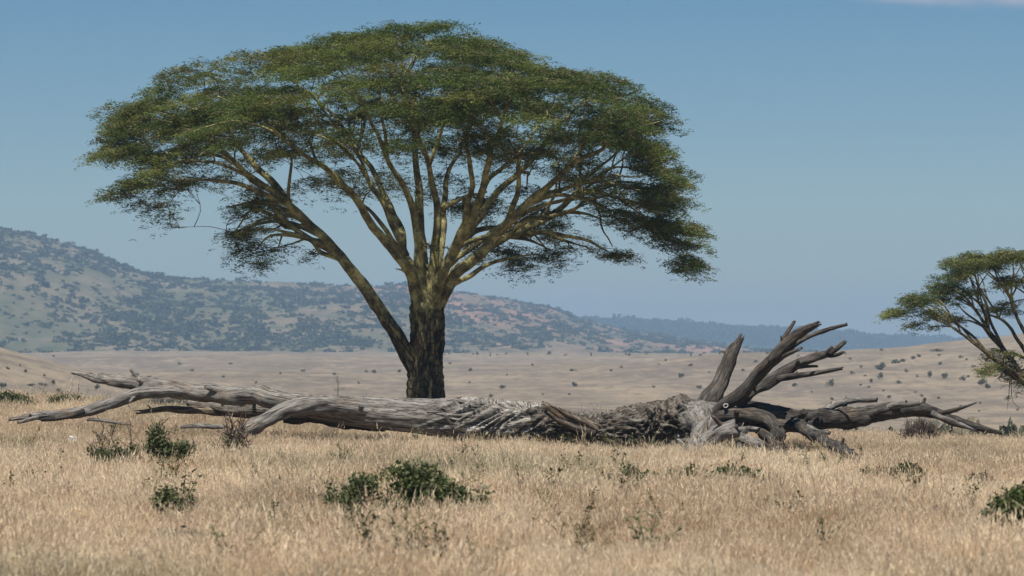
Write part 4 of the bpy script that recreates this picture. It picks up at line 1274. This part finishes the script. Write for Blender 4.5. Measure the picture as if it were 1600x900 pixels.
# dry leafless bushes
def dry_bush(name, label, base, rx, ry, ntw, seed, dense=1.0, group=None, cols=None):
    r = np.random.default_rng(seed)
    D = near_ground(*base)
    k = m_per_px(D)
    b = at(base[0], base[1], D); b[2] = gz(b[0], b[1])
    root = empty(name, b)
    tag(root, label, 'bush', group)
    main, fine = MB(), MB()
    W, H = rx * k, 2 * ry * k
    for q in range(ntw):
        a = r.uniform(0, 6.28); e = r.uniform(0.1, 1.0)
        el = math.acos(r.uniform(0.0, 1.0))
        tip = np.array((math.cos(a) * math.sin(el) * W, math.sin(a) * math.sin(el) * W, math.cos(el) * H)) * r.uniform(0.7, 1.05)
        st = np.array((math.cos(a), math.sin(a), 0)) * W * 0.25 * r.random()
        md = st * 0.5 + tip * 0.5 + r.normal(0, 0.07 * W, 3)
        C, R2 = sweep(main, [b + st, b + md, b + tip], [0.024, 0.017, 0.009], 5, 0.12, bend=0.10 * W, seed=seed + q, cap=False)
        for z in range(int(7 * dense)):
            s0 = C[r.integers(len(C) // 3, len(C))]
            dd = tip / (np.linalg.norm(tip) + 1e-6) * r.uniform(0.05, 0.2) + r.normal(0, 0.10, 3)
            sweep(fine, [s0, s0 + dd * 0.5 + r.normal(0, 0.02, 3), s0 + dd], [0.011, 0.009, 0.006], 4, 0.1, cap=False)
    main.build('stems', M_DRYTWIG, root, b)
    t = fine.build('twigs', M_DRYTWIG, root, b)
    t['kind'] = 'stuff'
    return root
dry_bush('dry_bush', 'round brown leafless bush under the long drooping dead limb', (1437, 701), 32, 22, 150, 61, 4.0)
dry_bush('dry_bush', 'dark spiky leafless bush in front of the arched log branch', (365, 722), 28, 36, 40, 62, 1.6)
dry_bush('dry_bush', 'thin dead sapling with crooked twigs beside the white stone', (165, 714), 26, 26, 14, 63, 1.0)
dry_bush('dry_bush', 'tall stalky dead weed rising beside the green scrubby shrub', (248, 728), 16, 42, 14, 64, 1.0)
dry_bush('dry_bush', 'small dark weed growing in the grass under the dead tangle of limbs', (1225, 716), 22, 12, 18, 65, 0.8)
dry_bush('dry_bush', 'low dead twigs behind the wide left branch of the log', (200, 654), 20, 8, 16, 66, 0.8)

# small herbs
def make_herb(seed, hgt=0.32):
    r = np.random.default_rng(seed)
    mb = MB()
    for q in range(5):
        e = np.array((r.normal(0, 0.13), r.normal(0, 0.13), hgt * r.uniform(0.7, 1.3)))
        sweep(mb, [(0, 0, -0.02), e * 0.5 + r.normal(0, 0.02, 3), e], [0.006, 0.005, 0.003], 4, 0.1, cap=False)
        for z in range(16):
            t = r.uniform(0.25, 1.05)
            c = e * t + r.normal(0, 0.03, 3)
            d = r.normal(0, 1, 3); d[2] = abs(d[2]) * 0.6; d /= np.linalg.norm(d)
            s = np.cross(d, (0.3, 0.2, 1)); s /= np.linalg.norm(s)
            l = r.uniform(0.04, 0.085)
            mb.add([c, c + d * l * 0.5 - s * l * 0.25, c + d * l, c + d * l * 0.5 + s * l * 0.25], [(0, 1, 2, 3)])
    V = np.concatenate(mb.V)
    return make_mesh('herb', V, np.concatenate(mb.Q), None, False)
def rand_mat(name, stops, trans=0.2):
    n = NT(name)
    oi = n.n('ShaderNodeObjectInfo')
    c = n.ramp(oi.outputs['Random'], stops)
    v = n.noise(n.pos(), 3.0, 2)
    c = n.mix(0.5, c, n.ramp(v, [(0.3, (0.55, 0.55, 0.55)), (0.7, (1.35, 1.35, 1.3))]), 'MULTIPLY')
    return n.leafy(c, trans)
M_HERB = rand_mat('herb_leaf', [(0.0, (0.05, 0.065, 0.025)), (0.5, (0.11, 0.115, 0.05)), (1.0, (0.21, 0.17, 0.09))])
HERBS = [make_herb(950 + k) for k in range(4)]
for h in HERBS:
    h.materials.append(M_HERB)
rg = np.random.default_rng(33)
spots = []
for _ in range(26): spots.append((rg.uniform(640, 1100), 0, LD - rg.uniform(0.75, 1.7)))       # along the log
for _ in range(10): spots.append((rg.uniform(1120, 1330), 0, LD - rg.uniform(0.8, 3.0)))
for _ in range(8): spots.append((rg.uniform(130, 420), 0, LD + rg.uniform(-1.0, 3.0)))
for i, (px, _, D) in enumerate(spots):
    x = (px - 800) * m_per_px(D)
    o = bpy.data.objects.new('herb', HERBS[i % 4]); COL.objects.link(o)
    o.location = (x, D, gz(x, D)); s = rg.uniform(0.7, 1.25); o.scale = (s, s, s); o.rotation_euler.z = rg.uniform(0, 6.28)
    tag(o, 'small green herb sprouting from the grass along the fallen tree', 'herb', 'herbs growing along the fallen tree')
for i in range(80):
    D = rg.uniform(29, 68); x = rg.uniform(-0.18, 0.18) * D
    o = bpy.data.objects.new('herb', HERBS[i % 4]); COL.objects.link(o)
    o.location = (x, D, gz(x, D)); s = rg.uniform(0.8, 1.4); o.scale = (s, s, s * 1.1); o.rotation_euler.z = rg.uniform(0, 6.28)
    tag(o, 'single small green weed poking through the open foreground grass', 'herb', 'weeds in the open grass')

# stones
def stone(name, label, px, py, size, mat, seed):
    D = near_ground(px, py + 16)
    b = at(px, py, D); g = gz(b[0], b[1])
    import bmesh
    bm = bmesh.new()
    bmesh.ops.create_icosphere(bm, subdivisions=3, radius=1)
    me = bpy.data.meshes.new(name); bm.to_mesh(me); bm.free()
    co = np.array([v.co[:] for v in me.vertices])
    co *= (1 + 0.35 * fbm(co * 1.1, 3, seed))[:, None]
    co = np.round(co * 2.6) / 2.6 * 0.35 + co * 0.65
    co = co * np.array(size) 
    me.vertices.foreach_set('co', co.ravel().astype(np.float32)); me.update()
    o = link(name, me, mat, None, (b[0], b[1], g + size[2] * 0.8))
    tag(o, label, 'stone')
stone('stone', 'small white stone in the grass below the left log branch', 112, 683, (0.10, 0.08, 0.17), M_STONE, 5)
stone('stone', 'small dark stone showing in the grass near the round brown bush', 1449, 714, (0.11, 0.10, 0.16), M_DARKSTONE, 6)

# ------------------------------------------------------------------ bushes over the plain
def bush_mesh(seed, nq=170, s=0.30, flat=0.75, lob=5):
    r = np.random.default_rng(seed)
    C = r.normal(0, 0.42, (lob, 3)); C[:, 2] = np.abs(C[:, 2]) * flat + 0.35
    V, Q = [], []
    for k in range(nq):
        c = C[r.integers(lob)]
        u = r.normal(0, 1, 3); u /= np.linalg.norm(u)
        p = c + u * 0.48 * r.random() ** 0.4
        p[2] = max(p[2] * 0.9, 0.02)
        d = r.normal(0, 1, 3); d /= np.linalg.norm(d)
        e = np.cross(d, r.normal(0, 1, 3)); e /= np.linalg.norm(e)
        q = s * r.uniform(0.6, 1.3)
        n0 = len(V)
        V += [p - d * q * 0.5, p - e * q * 0.4, p + d * q * 0.5, p + e * q * 0.4]
        Q.append((n0, n0 + 1, n0 + 2, n0 + 3))
    return np.array(V), np.array(Q), None
BV = [bush_mesh(1000 + k) for k in range(5)]
M_BUSH = rand_mat('plain_bush_leaf', [(0.0, (0.05, 0.06, 0.035)), (0.5, (0.085, 0.09, 0.05)), (1.0, (0.16, 0.14, 0.09))])
BM = []
for v in BV:
    me = make_mesh('bush', v[0], v[1], None, False); me.materials.append(M_BUSH); BM.append(me)
DS = np.concatenate([np.linspace(170, 700, 700), np.linspace(702, 2600, 900)])
def plain_hit(px, py):
    A = np.column_stack([(px - 800) / F * DS, DS, CAMH - (py - 572) / F * DS])
    h = A[:, 2] - ground(A[:, 0], A[:, 1])
    if not (h < 0).any(): return None
    d = float(DS[np.argmax(h < 0)])
    return A[np.argmax(h < 0)][0], d
def put_bush(x, d, w, hgt, label, group, name='bush', sink=0.05):
    o = bpy.data.objects.new(name, BM[rg.integers(5)]); COL.objects.link(o)
    o.location = (x, d, gz(x, d) - sink); o.scale = (w, w, hgt); o.rotation_euler.z = rg.uniform(0, 6.28)
    tag(o, label, 'bush', group)
    return o
PB = [(785, 608, 9, 7), (897, 604, 8, 8), (767, 622, 6, 7), (1063, 591, 7, 9), (735, 581, 6, 7), (703, 569, 6, 4), (585, 583, 7, 6), (572, 582, 4, 5), (623, 582, 6, 5), (475, 581, 6, 4), (525, 586, 7, 4),
      (3, 607, 9, 9), (84, 601, 6, 8), (90, 613, 9, 7), (152, 609, 8, 10), (48, 603, 12, 5), (66, 602, 12, 4), (214, 588, 7, 6), (232, 592, 10, 5), (12, 577, 6, 4), (42, 582, 6, 6), (68, 588, 5, 4), (30, 572, 4, 3), (84, 558, 4, 4),
      (1378, 578, 15, 13), (1377, 593, 9, 11), (1400, 568, 12, 7), (1411, 566, 8, 6), (1424, 562, 8, 6), (1436, 558, 7, 5), (1466, 549, 16, 5), (1449, 590, 9, 11), (1478, 592, 9, 9), (1505, 595, 8, 9), (1532, 602, 14, 11), (1541, 608, 9, 8),
      (1358, 598, 7, 7), (1300, 603, 12, 10), (1403, 600, 8, 6), (1415, 582, 6, 6), (1330, 585, 6, 6), (1240, 604, 8, 6), (1195, 592, 5, 5), (1080, 572, 7, 4), (1042, 565, 5, 5), (970, 575, 5, 4), (955, 580, 6, 4), (1094, 608, 7, 6), (1020, 606, 5, 4), (1052, 640, 6, 5), (893, 580, 9, 4), (830, 572, 5, 4),
      (1330, 562, 6, 4), (1290, 556, 8, 4), (1205, 560, 7, 4), (1180, 566, 6, 4), (1160, 580, 6, 4), (560, 600, 4, 4), (350, 590, 5, 4), (400, 600, 5, 4), (440, 585, 5, 4), (300, 580, 6, 4), (280, 570, 6, 4), (360, 570, 5, 4), (655, 575, 5, 4),
      (1560, 560, 7, 6), (1500, 560, 6, 5), (1590, 580, 8, 7), (1520, 575, 6, 5), (1470, 570, 6, 5), (1345, 575, 5, 4), (1575, 625, 8, 6), (1440, 620, 6, 5), (1390, 622, 6, 5), (1500, 640, 7, 5), (1300, 625, 6, 5), (1340, 640, 7, 5)]
for i in range(14):
    PB.append((rg.uniform(690, 1270), rg.uniform(556, 640), rg.uniform(2.5, 4.5), rg.uniform(2, 3.5)))
for i in range(26):
    PB.append((rg.uniform(1280, 1600), rg.uniform(548, 645), rg.uniform(3, 6), rg.uniform(3, 5)))
for i in range(30):
    PB.append((rg.uniform(640, 1330), rg.uniform(553, 557), rg.uniform(2.5, 5), rg.uniform(2.5, 6)))
for (px, py, wp, hp_) in PB:
    hit = plain_hit(px, py)
    if hit is None: continue
    x, d = hit
    if px < 260 and d < 800:
        lb, gp = 'small dark bush on the tan knoll behind the forked log end', 'bushes on the tan knoll'
    elif px > 1280:
        lb, gp = 'dark bush dotted on the rising slope behind the dead limbs', 'bushes on the rising slope'
    elif py < 558:
        lb, gp = 'tiny bush on the far edge of the plain at the hill foot', 'bushes at the foot of the hill'
    else:
        lb, gp = 'dark lone bush dotted on the pale open plain beyond the trunk', 'bushes dotted over the open plain'
    put_bush(x, d, wp * 0.5 * m_per_px(d) / 0.72, hp_ * m_per_px(d) / 1.15, lb, gp)
for i in range(34):                                  # the belt in the dip beyond the grass on the right
    d = rg.uniform(185, 230)
    px = rg.uniform(1255, 1660) if i > 8 else rg.uniform(1440, 1620)
    x = (px - 800) / F * d
    put_bush(x, d, rg.uniform(1.1, 1.9), rg.uniform(1.9, 2.4) * (0.9 if px < 1400 else 1.08), 'low dark green bush in the dip just beyond the grass', 'bushes in the dip beyond the grass')
# a lone sapling on the plain
x, d = plain_hit(528, 622)
sap = empty('sapling', (x, d, gz(x, d)))
tag(sap, 'lone thin blue grey sapling on the plain above the smooth log', 'tree')
mb = MB()
b0 = np.array((x, d, gz(x, d)))
hs = 42 * m_per_px(d)
sweep(mb, [b0, b0 + (0.05, 0, hs * 0.5), b0 + (0, 0, hs * 0.9)], [0.14, 0.10, 0.05], 8, 0.4, seed=3)
mb.build('trunk', M_TWIG, sap, b0)
SB = [bush_mesh(1050, 160, 0.14), bush_mesh(1051, 110, 0.13)]
me = make_mesh('crown', np.vstack([SB[0][0] * np.array((0.09, 0.09, 0.10)) * hs * 2 + np.array((0, 0, hs * 0.22)), SB[1][0] * np.array((0.045, 0.045, 0.20)) * hs * 2 + np.array((0, 0, hs * 0.42))]),
               np.vstack([SB[0][1], SB[1][1] + len(SB[0][0])]), None, False)
link('crown', me, M_BUSH, sap)

# ------------------------------------------------------------------ scrub on the hill and trees on the ridge
rg = np.random.default_rng(44)
n = 34000
px = rg.uniform(-250, 1330, n); t = rg.uniform(0.02, 1.04, n)
cl = fbm(np.column_stack([px / 55, t * 7, np.zeros(n)]), 4, 71)
cl2 = fbm(np.column_stack([px / 14, t * 26, np.zeros(n)]), 2, 72)
dens = 0.36 + 0.55 * cl + 0.40 * cl2
dens += 0.55 * np.exp(-((t - 0.97) / 0.10) ** 2) * (px < 250)
band = np.exp(-((t - np.interp(px, [100, 300, 600], [0.42, 0.26, 0.12])) / 0.07) ** 2) * sm(px, 60, 200) * (1 - sm(px, 560, 720))
dens += 0.6 * band
dens -= 0.35 * sm(t, 0.22, 0.05) * (px < 900)
keep = rg.random(n) < np.clip(dens, 0.01, 0.95)
px, t = px[keep], t[keep]
X, D, Z = hill_pt(px, t)
sz = np.clip(rg.lognormal(0.66, 0.48, len(X)), 0.9, 6.5)
order = np.argsort(-sz / D)
M_HBUSH = rand_mat('hill_bush_leaf', [(0.0, (0.032, 0.046, 0.022)), (0.7, (0.055, 0.068, 0.030)), (1.0, (0.085, 0.09, 0.045))], 0.1)
HM = []
for v in [bush_mesh(1100 + k, 70, 0.5) for k in range(4)]:
    me = make_mesh('hill_bush', v[0], v[1], None, False); me.materials.append(M_HBUSH); HM.append((me, v))
vis = [i for i in order if -20 < px[i] < 1300][:300]
for i in vis:
    o = bpy.data.objects.new('hill_bush', HM[rg.integers(4)][0]); COL.objects.link(o)
    o.location = (X[i], D[i], Z[i] - 0.6); s = sz[i]; o.scale = (s * 1.15, s * 1.15, s * 0.95); o.rotation_euler.z = rg.uniform(0, 6.28)
    if px[i] > 560: tag(o, 'dark scrubby bush on the bare reddish shoulder of the hill', 'bush', 'scrub bushes on the reddish hillside')
    elif t[i] > 0.55: tag(o, 'dark scrubby bush high on the green part of the hill', 'bush', 'scrub bushes high on the green hillside')
    else: tag(o, 'dark scrubby bush on the lower slope of the green hillside', 'bush', 'scrub bushes low on the green hillside')
rest = np.setdiff1d(np.arange(len(X)), np.array(vis))
m = len(rest)
tn = rg.uniform(0, 1, (m, 1))
tint = np.array((0.032, 0.046, 0.022)) * (1 - tn) + np.array((0.08, 0.088, 0.042)) * tn
o = scatter('hill_scrub', [h[1] for h in HM], np.column_stack([X[rest], D[rest], Z[rest] - 0.6]), np.column_stack([np.zeros(m), np.zeros(m), rg.uniform(0, 6.28, m)]),
            np.column_stack([sz[rest] * 1.15, sz[rest] * 1.15, sz[rest] * 0.95]), rg.integers(0, 4, m), tint, M_SCRUB, None, (0, 3000, 20))
tag(o, 'scattered dark scrub covering the slopes of the hazy hill', 'scrub', kind='stuff')
print('hill bushes', len(X))
n = 9000
px = rg.uniform(820, 1900, n); t = np.concatenate([rg.uniform(0.25, 0.62, n // 2), rg.uniform(0.5, 0.64, n - n // 2)])
X, D, Z = ridge_pt(px, t)
s = np.clip(rg.lognormal(1.75, 0.35, n), 3, 13)
tn = rg.uniform(0, 1, (n, 1))
tint = np.array((0.03, 0.045, 0.018)) * (1 - tn) + np.array((0.06, 0.075, 0.03)) * tn
o = scatter('far_forest', [h[1] for h in HM], np.column_stack([X, D, Z - 2]), np.column_stack([np.zeros(n), np.zeros(n), rg.uniform(0, 6.28, n)]),
            np.column_stack([s * 1.2, s * 1.2, s * rg.uniform(0.8, 1.5, n)]), rg.integers(0, 4, n), tint, M_SCRUB, None, (0, 7000, 20))
tag(o, 'far blue forest covering the horizon ridge', 'forest', kind='stuff')
